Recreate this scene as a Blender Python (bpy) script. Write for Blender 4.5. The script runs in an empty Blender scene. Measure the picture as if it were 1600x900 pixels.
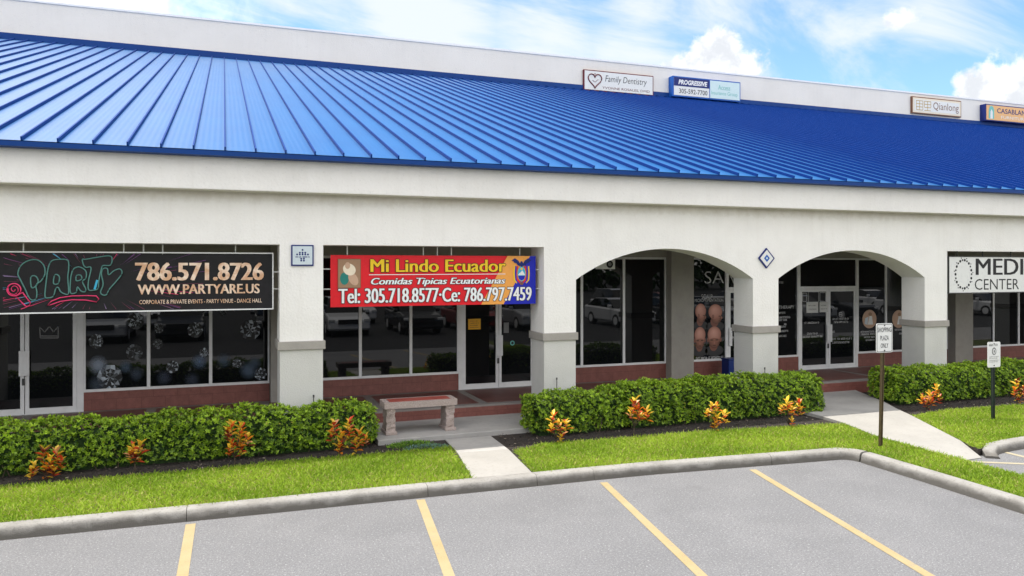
import bpy, math, random
import numpy as np
from mathutils import Vector
R = math.radians
S = bpy.context.scene
COL = S.collection

# ------------------------------------------------------------------ camera, world, sun, exposure
TH, FPX, CAMZ, CAMY = 0.357, 1207.7, 3.1, -13.4
HZ = 417.2
cam = bpy.data.objects.new('camera', bpy.data.cameras.new('camera'))
COL.objects.link(cam)
cam.location = (0, CAMY, CAMZ)
cam.rotation_euler = (R(90), 0, -TH)
cam.data.sensor_width = 36
cam.data.lens = 36 * FPX / 1600
cam.data.shift_y = -(450 - HZ) / 1600
cam.data.clip_end = 3000
S.camera = cam
S.view_settings.view_transform = 'Standard'
S.view_settings.look = 'None'
S.view_settings.exposure = 0.95
S.view_settings.gamma = 1
SUN = Vector((-0.20, 0.17, 0.965)).normalized()
sl = bpy.data.lights.new('sun', 'SUN')
sl.energy = 2.9; sl.angle = R(0.53); sl.color = (1, .96, .89)
so = bpy.data.objects.new('sun', sl); COL.objects.link(so)
so.rotation_euler = SUN.to_track_quat('Z', 'Y').to_euler()
so.location = (-20, 20, 60)

_c, _s = math.cos(TH), math.sin(TH)
def at(u, v, Y):                     # a point of the photograph (1600 x 900) on the upright plane Y
    D = Y - CAMY; r = (u - 800) / FPX
    X = D * (_s + r * _c) / (_c - r * _s); z = D * _c + X * _s
    return X, CAMZ + (HZ - v) * z / FPX
def ground(u, v, Z):                 # ... on the level plane Z
    z = FPX * (CAMZ - Z) / (v - HZ); x = (u - 800) / FPX * z
    return z * _s + x * _c, z * _c - x * _s + CAMY
def sky_dir(u, v):
    x = (u - 800) / FPX; y = (HZ - v) / FPX
    return Vector((x * _c + _s, _c - x * _s, y)).normalized()

W = bpy.data.worlds.new('World'); S.world = W; W.use_nodes = True
def build_world():
    nt = W.node_tree; N = nt.nodes; L = nt.links; N.clear()
    out = N.new('ShaderNodeOutputWorld'); bg = N.new('ShaderNodeBackground')
    L.new(bg.outputs[0], out.inputs[0])
    sky = N.new('ShaderNodeTexSky'); sky.sky_type = 'NISHITA'; sky.sun_disc = False
    sky.sun_elevation = math.asin(SUN.z); sky.sun_rotation = math.atan2(SUN.x, SUN.y)
    sky.air_density = 1.0; sky.dust_density = .6; sky.ozone_density = 2.0
    bg.inputs[1].default_value = 0.12
    def math_(op, a, b=None, c=None, clamp=False):
        n = N.new('ShaderNodeMath'); n.operation = op; n.use_clamp = clamp
        for i, q in enumerate((a, b, c)):
            if q is None: continue
            if isinstance(q, (int, float)): n.inputs[i].default_value = q
            else: L.new(q, n.inputs[i])
        return n.outputs[0]
    tc = N.new('ShaderNodeTexCoord'); sep = N.new('ShaderNodeSeparateXYZ')
    L.new(tc.outputs['Generated'], sep.inputs[0])
    zz = math_('ADD', math_('MAXIMUM', sep.outputs[2], 0.0), 0.16)
    px = math_('DIVIDE', sep.outputs[0], zz); py = math_('DIVIDE', sep.outputs[1], zz)
    comb = N.new('ShaderNodeCombineXYZ')
    L.new(math_('ADD', math_('MULTIPLY', px, 0.55), math_('MULTIPLY', py, 0.25)), comb.inputs[0])
    L.new(math_('SUBTRACT', math_('MULTIPLY', py, 1.1), math_('MULTIPLY', px, 0.35)), comb.inputs[1])
    def noise(vec, scale, det, rough, dist=0.0):
        n = N.new('ShaderNodeTexNoise'); n.inputs['Scale'].default_value = scale
        n.inputs['Detail'].default_value = det; n.inputs['Roughness'].default_value = rough
        n.inputs['Distortion'].default_value = dist
        L.new(vec, n.inputs['Vector']); return n.outputs['Fac']
    def ramp(f, a, b):
        n = N.new('ShaderNodeMapRange'); n.interpolation_type = 'SMOOTHSTEP'
        n.inputs['From Min'].default_value = a; n.inputs['From Max'].default_value = b
        L.new(f, n.inputs['Value']); return n.outputs['Result']
    soft = None
    for (u, v), rad in (((430, -20), .20), ((620, 10), .13), ((690, 50), .10), ((1000, 30), .12), ((1150, 20), .16), ((1290, 40), .14), ((1450, 10), .10), ((860, 60), .10)):
        d = N.new('ShaderNodeVectorMath'); d.operation = 'DISTANCE'; L.new(tc.outputs['Generated'], d.inputs[0]); d.inputs[1].default_value = sky_dir(u, v)
        q = math_('SUBTRACT', 1.0, math_('DIVIDE', d.outputs['Value'], rad), clamp=True); soft = q if soft is None else math_('MAXIMUM', soft, q)
    cirrus = math_('MULTIPLY', ramp(math_('ADD', noise(comb.outputs[0], 1.6, 10, .60, .7), math_('MULTIPLY', soft, .17)), .52, .78), .92)
    fbm = noise(tc.outputs['Generated'], 24, 9, .62, .2)
    big = noise(tc.outputs['Generated'], 9, 2, .5)
    cum = None
    blobs = [((1098, 98), .040), ((1132, 78), .034), ((1118, 108), .042), ((1160, 104), .030),
             ((1060, 118), .030), ((1555, 134), .034), ((1600, 138), .040), ((1515, 146), .028), ((1405, 34), .018)]
    for k, ((u, v), rad) in enumerate(blobs):
        d = N.new('ShaderNodeVectorMath'); d.operation = 'DISTANCE'
        L.new(tc.outputs['Generated'], d.inputs[0]); d.inputs[1].default_value = sky_dir(u, v)
        b = math_('SUBTRACT', 1.0, math_('DIVIDE', d.outputs['Value'], rad))
        if k == 8: b = math_('MULTIPLY', b, .55)
        cum = b if cum is None else math_('MAXIMUM', cum, b)
    dens = math_('ADD', cum, math_('MULTIPLY', math_('SUBTRACT', fbm, .5), 2.1))
    cumm = ramp(dens, .05, .42)
    # unseen bright clouds added behind and overhead to light the facade
    far = math_('MULTIPLY', ramp(math_('ADD', noise(tc.outputs['Generated'], 3.1, 8, .6), math_('MULTIPLY', math_('ABSOLUTE', sep.outputs[0]), 0.0)), .38, .52), .95)
    side = ramp(sep.outputs[1], .52, .30)
    far = math_('MULTIPLY', far, side)
    m1 = N.new('ShaderNodeMix'); m1.data_type = 'RGBA'
    tint = N.new('ShaderNodeMix'); tint.data_type = 'RGBA'; tint.blend_type = 'MULTIPLY'; tint.inputs[0].default_value = 1
    L.new(sky.outputs[0], tint.inputs[6]); tint.inputs[7].default_value = SKYTINT
    L.new(tint.outputs[2], m1.inputs[6]); L.new(cirrus, m1.inputs[0]); m1.inputs[7].default_value = CIRRUS
    m2 = N.new('ShaderNodeMix'); m2.data_type = 'RGBA'
    L.new(m1.outputs[2], m2.inputs[6]); cm = N.new('ShaderNodeMix'); cm.data_type = 'RGBA'; cm.inputs[6].default_value = (3.7, 3.85, 4.1, 1); cm.inputs[7].default_value = CUMULUS; L.new(ramp(noise(tc.outputs['Generated'], 30, 6, .6), .36, .58), cm.inputs[0]); L.new(cm.outputs[2], m2.inputs[7])
    L.new(cumm, m2.inputs[0])
    m3 = N.new('ShaderNodeMix'); m3.data_type = 'RGBA'; L.new(m2.outputs[2], m3.inputs[6]); m3.inputs[7].default_value = (9.5, 9.2, 8.7, 1)
    d = N.new('ShaderNodeVectorMath'); d.operation = 'DISTANCE'; L.new(tc.outputs['Generated'], d.inputs[0]); d.inputs[1].default_value = (-.46, .78, .43)
    bank = math_('MULTIPLY', ramp(math_('ADD', d.outputs['Value'], math_('MULTIPLY', fbm, .25)), .72, .36), .95)  # bright cloud bank added out of frame for the sheen on the roof
    L.new(math_('MAXIMUM', far, bank), m3.inputs[0]); L.new(m3.outputs[2], bg.inputs[0])
SKYTINT = (.78, .93, 1.10, 1); CIRRUS = (4.1, 4.35, 4.6, 1); CUMULUS = (5.1, 5.2, 5.3, 1)
build_world()

# ------------------------------------------------------------------ helpers
rng = random.Random(7)
nrg = np.random.default_rng(7)

def mat(name, col, rough=.6, metal=0.0, spec=.5, noise=None, bump=None, coat=0.0, fn=None):
    """Principled material; noise=(scale, other colour, amount lo, hi), bump=(scale, strength, detail)"""
    m = bpy.data.materials.new(name); m.use_nodes = True
    nt = m.node_tree; N = nt.nodes; L = nt.links; b = N['Principled BSDF']
    col = tuple(col) + (1,) if len(col) == 3 else col
    b.inputs['Base Color'].default_value = col; b.inputs['Roughness'].default_value = rough
    b.inputs['Metallic'].default_value = metal; b.inputs['Specular IOR Level'].default_value = spec
    b.inputs['Coat Weight'].default_value = coat
    m.diffuse_color = col
    tc = N.new('ShaderNodeTexCoord')
    if noise:
        last = None
        for (sc, c2, lo, hi) in noise:
            n = N.new('ShaderNodeTexNoise'); n.inputs['Scale'].default_value = sc; n.inputs['Detail'].default_value = 7
            n.inputs['Roughness'].default_value = .62
            L.new(tc.outputs['Object'], n.inputs['Vector'])
            r = N.new('ShaderNodeMapRange'); r.inputs['From Min'].default_value = lo; r.inputs['From Max'].default_value = hi
            L.new(n.outputs['Fac'], r.inputs['Value'])
            mx = N.new('ShaderNodeMix'); mx.data_type = 'RGBA'; L.new(r.outputs[0], mx.inputs[0])
            if last is None: mx.inputs[6].default_value = col
            else: L.new(last, mx.inputs[6])
            mx.inputs[7].default_value = tuple(c2) + (1,)
            last = mx.outputs[2]
        L.new(last, b.inputs['Base Color'])
    if bump:
        sc, st, de = bump
        n = N.new('ShaderNodeTexNoise'); n.inputs['Scale'].default_value = sc; n.inputs['Detail'].default_value = de
        L.new(tc.outputs['Object'], n.inputs['Vector'])
        bp = N.new('ShaderNodeBump'); bp.inputs['Strength'].default_value = st; bp.inputs['Distance'].default_value = .02
        L.new(n.outputs['Fac'], bp.inputs['Height']); L.new(bp.outputs[0], b.inputs['Normal'])
    if fn: fn(m, nt, N, L, b, tc)
    return m

def vcol_fn(translucent=0.0):
    def fn(m, nt, N, L, b, tc):
        a = N.new('ShaderNodeAttribute'); a.attribute_name = 'tint'
        L.new(a.outputs['Color'], b.inputs['Base Color'])
        if translucent:
            t = N.new('ShaderNodeBsdfTranslucent'); L.new(a.outputs['Color'], t.inputs[0])
            mx = N.new('ShaderNodeMixShader'); mx.inputs[0].default_value = translucent
            L.new(b.outputs[0], mx.inputs[1]); L.new(t.outputs[0], mx.inputs[2])
            L.new(mx.outputs[0], N['Material Output'].inputs[0])
    return fn

def tile_fn(w, h, mortar, c2):
    def fn(m, nt, N, L, b, tc):
        base = b.inputs['Base Color'].links[0].from_socket
        s = N.new('ShaderNodeSeparateXYZ'); L.new(tc.outputs['Object'], s.inputs[0])
        c = N.new('ShaderNodeCombineXYZ'); L.new(s.outputs[0], c.inputs[0])
        a = N.new('ShaderNodeMath'); a.operation = 'ADD'; L.new(s.outputs[2], a.inputs[0]); L.new(s.outputs[1], a.inputs[1])
        L.new(a.outputs[0], c.inputs[1])
        k = N.new('ShaderNodeTexBrick'); k.inputs['Scale'].default_value = 1
        k.inputs['Brick Width'].default_value = w; k.inputs['Row Height'].default_value = h
        k.inputs['Mortar Size'].default_value = .004; k.inputs['Color1'].default_value = (1, 1, 1, 1)
        k.inputs['Color2'].default_value = c2; k.inputs['Mortar'].default_value = mortar
        k.offset = .5
        L.new(c.outputs[0], k.inputs['Vector'])
        mx = N.new('ShaderNodeMix'); mx.data_type = 'RGBA'; mx.blend_type = 'MULTIPLY'; mx.inputs[0].default_value = 1
        L.new(base, mx.inputs[6]); L.new(k.outputs['Color'], mx.inputs[7]); L.new(mx.outputs[2], b.inputs['Base Color'])
    return fn

def streak_fn(strength, dirt):
    """dirt streaks that run down from the top and stay on the surface"""
    def fn(m, nt, N, L, b, tc):
        base = b.inputs['Base Color'].links[0].from_socket
        mp = N.new('ShaderNodeMapping'); mp.inputs['Scale'].default_value = (7, 7, .45)
        L.new(tc.outputs['Object'], mp.inputs[0])
        n = N.new('ShaderNodeTexNoise'); n.inputs['Scale'].default_value = 1; n.inputs['Detail'].default_value = 6
        L.new(mp.outputs[0], n.inputs['Vector'])
        r = N.new('ShaderNodeMapRange'); r.inputs['From Min'].default_value = .5; r.inputs['From Max'].default_value = .85
        r.inputs['To Max'].default_value = strength
        L.new(n.outputs['Fac'], r.inputs['Value'])
        mx = N.new('ShaderNodeMix'); mx.data_type = 'RGBA'; L.new(r.outputs[0], mx.inputs[0])
        L.new(base, mx.inputs[6]); mx.inputs[7].default_value = dirt + (1,)
        L.new(mx.outputs[2], b.inputs['Base Color'])
    return fn

def ledge_fn(m, nt, N, L, b, tc):  # stain below the cornice, with some of the overhang's shade in its colour
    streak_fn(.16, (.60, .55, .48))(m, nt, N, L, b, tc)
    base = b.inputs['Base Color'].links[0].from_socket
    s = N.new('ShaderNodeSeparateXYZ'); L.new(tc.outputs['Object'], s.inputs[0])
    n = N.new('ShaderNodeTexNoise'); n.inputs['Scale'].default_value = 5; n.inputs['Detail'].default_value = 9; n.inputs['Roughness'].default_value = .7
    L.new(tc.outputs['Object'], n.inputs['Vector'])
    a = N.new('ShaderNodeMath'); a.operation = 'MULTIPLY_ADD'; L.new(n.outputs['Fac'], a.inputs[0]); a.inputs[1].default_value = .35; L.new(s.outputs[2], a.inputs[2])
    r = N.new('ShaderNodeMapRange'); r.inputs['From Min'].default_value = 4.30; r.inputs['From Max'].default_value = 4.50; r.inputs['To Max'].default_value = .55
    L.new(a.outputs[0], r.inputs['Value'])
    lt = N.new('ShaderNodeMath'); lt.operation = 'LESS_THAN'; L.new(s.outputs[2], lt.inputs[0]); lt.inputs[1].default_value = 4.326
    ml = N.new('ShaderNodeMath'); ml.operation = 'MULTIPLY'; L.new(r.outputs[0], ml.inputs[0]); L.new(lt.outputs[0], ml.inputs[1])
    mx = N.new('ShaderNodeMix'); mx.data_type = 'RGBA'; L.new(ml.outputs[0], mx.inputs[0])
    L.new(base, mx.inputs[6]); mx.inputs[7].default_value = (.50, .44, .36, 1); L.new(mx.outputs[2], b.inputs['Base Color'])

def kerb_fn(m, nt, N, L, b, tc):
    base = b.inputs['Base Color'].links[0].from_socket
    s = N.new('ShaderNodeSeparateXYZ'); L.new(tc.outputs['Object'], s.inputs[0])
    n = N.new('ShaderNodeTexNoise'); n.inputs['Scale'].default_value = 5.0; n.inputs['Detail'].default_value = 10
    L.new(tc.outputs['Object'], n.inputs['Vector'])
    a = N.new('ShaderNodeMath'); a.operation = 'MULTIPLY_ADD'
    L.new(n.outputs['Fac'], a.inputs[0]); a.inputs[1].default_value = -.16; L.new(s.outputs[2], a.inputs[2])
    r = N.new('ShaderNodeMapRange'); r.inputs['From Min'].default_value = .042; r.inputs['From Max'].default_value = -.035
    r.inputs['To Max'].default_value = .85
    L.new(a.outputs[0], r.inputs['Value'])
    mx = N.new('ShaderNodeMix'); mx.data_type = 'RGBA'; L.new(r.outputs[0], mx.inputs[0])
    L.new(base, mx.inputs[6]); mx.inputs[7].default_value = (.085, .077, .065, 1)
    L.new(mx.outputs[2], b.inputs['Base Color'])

def fade_fn(m, nt, N, L, b, tc):      # soft printed dot: the 'tint' alpha runs out towards its rim
    a = N.new('ShaderNodeAttribute'); a.attribute_name = 'tint'
    L.new(a.outputs['Color'], b.inputs['Base Color']); L.new(a.outputs['Alpha'], b.inputs['Alpha'])

M = {}
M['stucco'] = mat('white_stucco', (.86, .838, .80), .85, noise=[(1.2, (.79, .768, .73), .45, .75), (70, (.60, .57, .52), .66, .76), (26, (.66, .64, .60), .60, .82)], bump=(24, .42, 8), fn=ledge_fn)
M['stucco_grey'] = mat('grey_stucco', (.60, .59, .56), .85, noise=[(1.5, (.54, .53, .50), .45, .75), (30, (.50, .48, .45), .6, .85)], bump=(60, .4, 6))
M['band'] = mat('taupe_stucco', (.36, .335, .305), .85, noise=[(6, (.31, .29, .265), .45, .75)], bump=(80, .3, 6))
M['parapet'] = mat('parapet_stucco', (.80, .765, .715), .85, noise=[(.5, (.74, .705, .655), .4, .75), (9, (.66, .63, .59), .6, .85)], bump=(26, .6, 6), fn=streak_fn(.12, (.52, .51, .5)))
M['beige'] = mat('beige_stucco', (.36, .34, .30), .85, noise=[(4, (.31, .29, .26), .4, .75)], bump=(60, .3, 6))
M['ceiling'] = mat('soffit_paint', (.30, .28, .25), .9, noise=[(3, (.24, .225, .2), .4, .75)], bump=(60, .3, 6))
M['coping'] = mat('white_coping', (.84, .84, .84), .5, noise=[(3, (.76, .76, .76), .45, .75)])

def roof_fn(m, nt, N, L, b, tc):
    s = N.new('ShaderNodeSeparateXYZ'); L.new(tc.outputs['Object'], s.inputs[0])
    w = N.new('ShaderNodeMath'); w.operation = 'SINE'
    k = N.new('ShaderNodeMath'); k.operation = 'MULTIPLY'; L.new(s.outputs[0], k.inputs[0]); k.inputs[1].default_value = 2 * math.pi / (.4582 / 5)
    L.new(k.outputs[0], w.inputs[0])
    bp = N.new('ShaderNodeBump'); bp.inputs['Strength'].default_value = .10; bp.inputs['Distance'].default_value = .006
    L.new(w.outputs[0], bp.inputs['Height']); L.new(bp.outputs[0], b.inputs['Normal'])
    mp = N.new('ShaderNodeMapping'); mp.inputs['Scale'].default_value = (3, .25, .25); L.new(tc.outputs['Object'], mp.inputs[0])
    n = N.new('ShaderNodeTexNoise'); n.inputs['Scale'].default_value = 1; n.inputs['Detail'].default_value = 6; L.new(mp.outputs[0], n.inputs['Vector'])
    r = N.new('ShaderNodeMapRange'); r.inputs['To Min'].default_value = .30; r.inputs['To Max'].default_value = .44
    L.new(n.outputs['Fac'], r.inputs['Value']); L.new(r.outputs[0], b.inputs['Roughness'])
M['roof'] = mat('blue_painted_metal', (.002, .088, .27), .36, spec=.8, noise=[(.7, (.003, .10, .29), .4, .7)], fn=roof_fn)
M['seam'] = mat('blue_seam_metal', (.001, .032, .19), .5, spec=.15, noise=[(2, (.002, .038, .21), .4, .7)])
M['flash'] = mat('blue_flashing', (.002, .04, .20), .5, spec=.2, noise=[(.8, (.003, .05, .23), .4, .7)])
M['alu'] = mat('anodised_aluminium', (.80, .80, .80), .42, metal=0.0, noise=[(5, (.70, .70, .70), .4, .75)])
M['glass'] = mat('dark_tinted_glass', (.006, .007, .008), .012, spec=.5, noise=[(1.0, (.010, .011, .012), .4, .7)], bump=(.7, .012, 2))
M['rubber'] = mat('black_gasket', (.015, .015, .016), .6, noise=[(9, (.03, .03, .03), .5, .8)])
M['redtile'] = mat('red_granite_tile', (.24, .085, .068), .42, noise=[(160, (.13, .05, .045), .5, .62), (7, (.28, .105, .085), .45, .75)], fn=tile_fn(.42, .205, (.62, .6, .58, 1), (.88, .88, .88, 1)))
M['floortile'] = mat('red_floor_tile', (.17, .06, .047), .5, noise=[(120, (.11, .04, .035), .5, .62), (3, (.2, .085, .07), .45, .75)], fn=tile_fn(.42, .42, (.6, .6, .6, 1), (.85, .85, .85, 1)))
M['floorgrey'] = mat('grey_floor_concrete', (.27, .245, .225), .7, noise=[(3, (.21, .19, .175), .4, .75), (60, (.18, .16, .15), .55, .7)], bump=(50, .2, 5))
M['concrete'] = mat('pale_concrete', (.33, .315, .29), .85, noise=[(1.3, (.28, .268, .245), .4, .75), (14, (.235, .225, .205), .55, .8)], bump=(90, .25, 6))
M['slab'] = mat('grey_concrete', (.38, .365, .345), .85, noise=[(1.6, (.29, .28, .265), .4, .72), (18, (.24, .23, .215), .58, .8)], bump=(90, .25, 6))
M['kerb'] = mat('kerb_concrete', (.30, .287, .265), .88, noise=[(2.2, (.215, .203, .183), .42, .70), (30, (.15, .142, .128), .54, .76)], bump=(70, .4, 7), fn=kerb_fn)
M['asphalt'] = mat('worn_asphalt', (.182, .181, .184), .9, noise=[(.3, (.15, .149, .152), .45, .72), (1.1, (.21, .208, .21), .45, .72), (70, (.10, .10, .105), .49, .64), (30, (.125, .125, .129), .51, .70), (42, (.36, .357, .355), .55, .70), (.9, (.135, .134, .136), .64, .80)], bump=(130, .55, 5))
M['yellow'] = mat('worn_yellow_paint', (.36, .275, .13), .8, noise=[(60, (.27, .20, .10), .5, .68), (14, (.20, .19, .165), .55, .70), (1.5, (.38, .305, .17), .4, .7)], bump=(130, .4, 5))
M['cream'] = mat('worn_cream_paint', (.38, .33, .22), .8, noise=[(60, (.28, .25, .18), .5, .68), (8, (.22, .21, .18), .6, .8)], bump=(130, .4, 5))
M['mulch'] = mat('dark_mulch', (.028, .021, .017), .95, noise=[(40, (.07, .052, .04), .52, .7), (4, (.018, .014, .012), .4, .7)], bump=(45, 1.0, 6))
M['soil'] = mat('lawn_soil', (.06, .08, .015), .95, noise=[(30, (.06, .075, .02), .45, .7), (5, (.16, .18, .04), .45, .7)], bump=(45, 1.0, 6))
M['chip'] = mat('mulch_chip', (.06, .045, .035), .9, fn=vcol_fn())
M['leaf'] = mat('hedge_leaf', (.06, .14, .012), .42, spec=.45, fn=vcol_fn(.30))
M['core'] = mat('hedge_inner_growth', (.016, .040, .007), .95, noise=[(25, (.035, .07, .012), .45, .7)], bump=(30, 1.0, 6))
M['grass'] = mat('grass_blade', (.12, .25, .02), .6, spec=.3, fn=vcol_fn(.30))
M['croton'] = mat('croton_leaf', (.5, .15, .02), .38, spec=.5, fn=vcol_fn(.32))
M['bark'] = mat('plant_stem', (.10, .075, .05), .9, noise=[(30, (.06, .045, .03), .4, .7)], bump=(60, .6, 5))
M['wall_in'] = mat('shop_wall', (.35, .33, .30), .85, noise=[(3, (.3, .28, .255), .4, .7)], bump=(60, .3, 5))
def flatmat(name, c, rough=.5, spec=.3): return mat(name, c, rough, spec=spec, noise=[(14, tuple(min(1, x * .88) for x in c), .5, .8)])
M['black'] = flatmat('black_vinyl', (.012, .012, .014))
M['white'] = flatmat('white_vinyl', (.82, .82, .82))
M['offwhite'] = flatmat('sign_white', (.76, .76, .74))
M['red'] = flatmat('red_vinyl', (.72, .012, .022), .4)
M['byellow'] = flatmat('yellow_vinyl', (.85, .56, .02), .4)
M['orange'] = flatmat('orange_vinyl', (.83, .36, .075), .4)
M['blue'] = flatmat('blue_vinyl', (.012, .02, .42), .4)
M['cyan'] = flatmat('cyan_vinyl', (.05, .40, .60), .4)
M['teal'] = flatmat('teal_neon_print', (.085, .22, .195), .4)
M['pink'] = flatmat('pink_neon_print', (.80, .05, .17), .4)
M['purple'] = flatmat('purple_print', (.16, .05, .19), .4)
M['dimpink'] = flatmat('dim_pink_print', (.17, .04, .075), .4)
M['violet'] = flatmat('violet_print', (.26, .18, .33), .4)
M['gold'] = mat('rose_gold_print', (.62, .36, .21), .4, noise=[(5, (.86, .70, .56), .42, .62)])
M['darkred'] = flatmat('dark_red_vinyl', (.14, .012, .022))
M['navy'] = flatmat('navy_vinyl', (.008, .02, .15))
M['signblue'] = flatmat('blue_sign_metal', (.01, .10, .42), .4)
M['palegreen'] = flatmat('pale_green_panel', (.62, .76, .76))
M['mint'] = flatmat('mint_vinyl', (.16, .50, .46))
M['ivory'] = flatmat('ivory_panel', (.80, .70, .55))
M['brown'] = flatmat('brown_vinyl', (.20, .09, .05))
M['goldvinyl'] = flatmat('gold_vinyl', (.48, .30, .06))
M['signorange'] = flatmat('orange_sign_panel', (.80, .45, .20))
M['tan'] = flatmat('tan_print', (.33, .20, .12))
M['lighttan'] = flatmat('peach_print', (.55, .36, .25))
M['tealprint'] = flatmat('green_print', (.02, .20, .17))
M['noticeyellow'] = flatmat('yellow_paper', (.80, .42, .04), .7)
M['paper'] = flatmat('white_paper', (.62, .62, .60), .8)
M['decal'] = flatmat('pale_window_lettering', (.48, .48, .48), .6)
M['dimdecal'] = flatmat('dim_window_lettering', (.20, .20, .20), .6)
M['post'] = mat('bronze_post', (.13, .095, .05), .5, metal=.5, noise=[(20, (.08, .06, .035), .45, .7)])
M['greenpost'] = mat('dark_green_post', (.012, .022, .018), .45, noise=[(20, (.02, .03, .025), .45, .7)])
M['steel'] = mat('white_rod', (.62, .62, .60), .5, noise=[(20, (.5, .5, .48), .45, .7)])
M['granite'] = mat('pink_granite_aggregate', (.44, .36, .325), .85, noise=[(130, (.24, .18, .165), .50, .62), (60, (.56, .50, .46), .56, .7), (6, (.37, .30, .27), .45, .75)], bump=(60, .9, 6))
M['benchred'] = mat('bench_red_tile', (.36, .075, .055), .5, noise=[(90, (.28, .05, .04), .48, .66), (6, (.40, .10, .075), .45, .7)], fn=tile_fn(.6, .9, (.6, .6, .6, 1), (.95, .95, .95, 1)))
M['binblue'] = flatmat('blue_plastic', (.008, .03, .17), .45)
M['print'] = mat('window_print', (.5, .3, .2), .55, fn=vcol_fn())
M['bokeh'] = mat('soft_window_print', (.5, .6, .7), .6, fn=fade_fn)
M['silver'] = flatmat('silver_plaque', (.58, .66, .70), .4)
M['pipe'] = mat('dark_pipe', (.05, .05, .05), .6, noise=[(20, (.08, .08, .08), .45, .7)])
M['pebble'] = mat('grey_blue_groundcover', (.10, .17, .14), .8, fn=vcol_fn(.2))

class MB:
    def __init__(s): s.v = []; s.f = []; s.m = []
    def poly(s, pts, mi=0):
        b = len(s.v); s.v += [tuple(p) for p in pts]; s.f.append(tuple(range(b, b + len(pts)))); s.m.append(mi); return s
    def box(s, x0, x1, y0, y1, z0, z1, mi=0):
        b = len(s.v)
        s.v += [(x0, y0, z0), (x1, y0, z0), (x1, y1, z0), (x0, y1, z0), (x0, y0, z1), (x1, y0, z1), (x1, y1, z1), (x0, y1, z1)]
        for q in ((0, 3, 2, 1), (4, 5, 6, 7), (0, 1, 5, 4), (1, 2, 6, 5), (2, 3, 7, 6), (3, 0, 4, 7)):
            s.f.append(tuple(b + i for i in q)); s.m.append(mi)
        return s
    def prism_y(s, outline, y0, y1, mi=0):      # outline of (x, z), counter-clockwise seen from -Y
        n = len(outline); b = len(s.v)
        s.v += [(x, y0, z) for x, z in outline] + [(x, y1, z) for x, z in outline]
        s.f.append(tuple(range(b, b + n))); s.m.append(mi)
        s.f.append(tuple(range(b + 2 * n - 1, b + n - 1, -1))); s.m.append(mi)
        for i in range(n):
            j = (i + 1) % n
            s.f.append((b + j, b + i, b + n + i, b + n + j)); s.m.append(mi)
        return s
    def prism_z(s, outline, z0, z1, mi=0):
        n = len(outline); b = len(s.v)
        s.v += [(x, y, z0) for x, y in outline] + [(x, y, z1) for x, y in outline]
        s.f.append(tuple(range(b + n - 1, b - 1, -1))); s.m.append(mi)
        s.f.append(tuple(range(b + n, b + 2 * n))); s.m.append(mi)
        for i in range(n):
            j = (i + 1) % n
            s.f.append((b + i, b + j, b + n + j, b + n + i)); s.m.append(mi)
        return s
    def tube(s, pts, r, seg=8, mi=0, closed=False, cap=True):
        pts = [Vector(p) for p in pts]; n = len(pts); b = len(s.v)
        rs = r if isinstance(r, (list, tuple)) else [r] * n
        for i, p in enumerate(pts):
            if closed: t = pts[(i + 1) % n] - pts[i - 1]
            else: t = pts[min(i + 1, n - 1)] - pts[max(i - 1, 0)]
            t.normalize(); a = t.cross(Vector((0, 0, 1)) if abs(t.z) < .9 else Vector((1, 0, 0))).normalized(); c = t.cross(a)
            for k in range(seg):
                w = 2 * math.pi * k / seg; s.v.append(tuple(p + (a * math.cos(w) + c * math.sin(w)) * rs[i]))
        for i in range(n if closed else n - 1):
            i2 = (i + 1) % n
            for k in range(seg):
                k2 = (k + 1) % seg
                s.f.append((b + i * seg + k, b + i * seg + k2, b + i2 * seg + k2, b + i2 * seg + k)); s.m.append(mi)
        if cap and not closed:
            s.f.append(tuple(b + k for k in range(seg - 1, -1, -1))); s.m.append(mi)
            s.f.append(tuple(b + (n - 1) * seg + k for k in range(seg))); s.m.append(mi)
        return s
    def disc(s, x, z, rx, rz, y, mi=0, seg=20, rot=0.0):
        return s.poly([(x + rx * math.cos(-a) * math.cos(rot) - rz * math.sin(a) * math.sin(rot), y,
                        z + rx * math.cos(a) * math.sin(rot) + rz * math.sin(a) * math.cos(rot)) for a in [2 * math.pi * k / seg for k in range(seg)]], mi)
    def build(s, name, mats, parent=None, smooth=False, bevel=0.0):
        me = bpy.data.meshes.new(name); me.from_pydata(s.v, [], s.f)
        if not isinstance(mats, (list, tuple)): mats = [mats]
        for m in mats: me.materials.append(M[m] if isinstance(m, str) else m)
        me.polygons.foreach_set('material_index', s.m)
        if smooth: me.polygons.foreach_set('use_smooth', [True] * len(s.f))
        me.update()
        o = bpy.data.objects.new(name, me); COL.objects.link(o)
        if parent: o.parent = parent
        if bevel:
            b = o.modifiers.new('bevel', 'BEVEL'); b.width = bevel; b.segments = 2; b.limit_method = 'ANGLE'; b.angle_limit = R(40)
        return o

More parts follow.
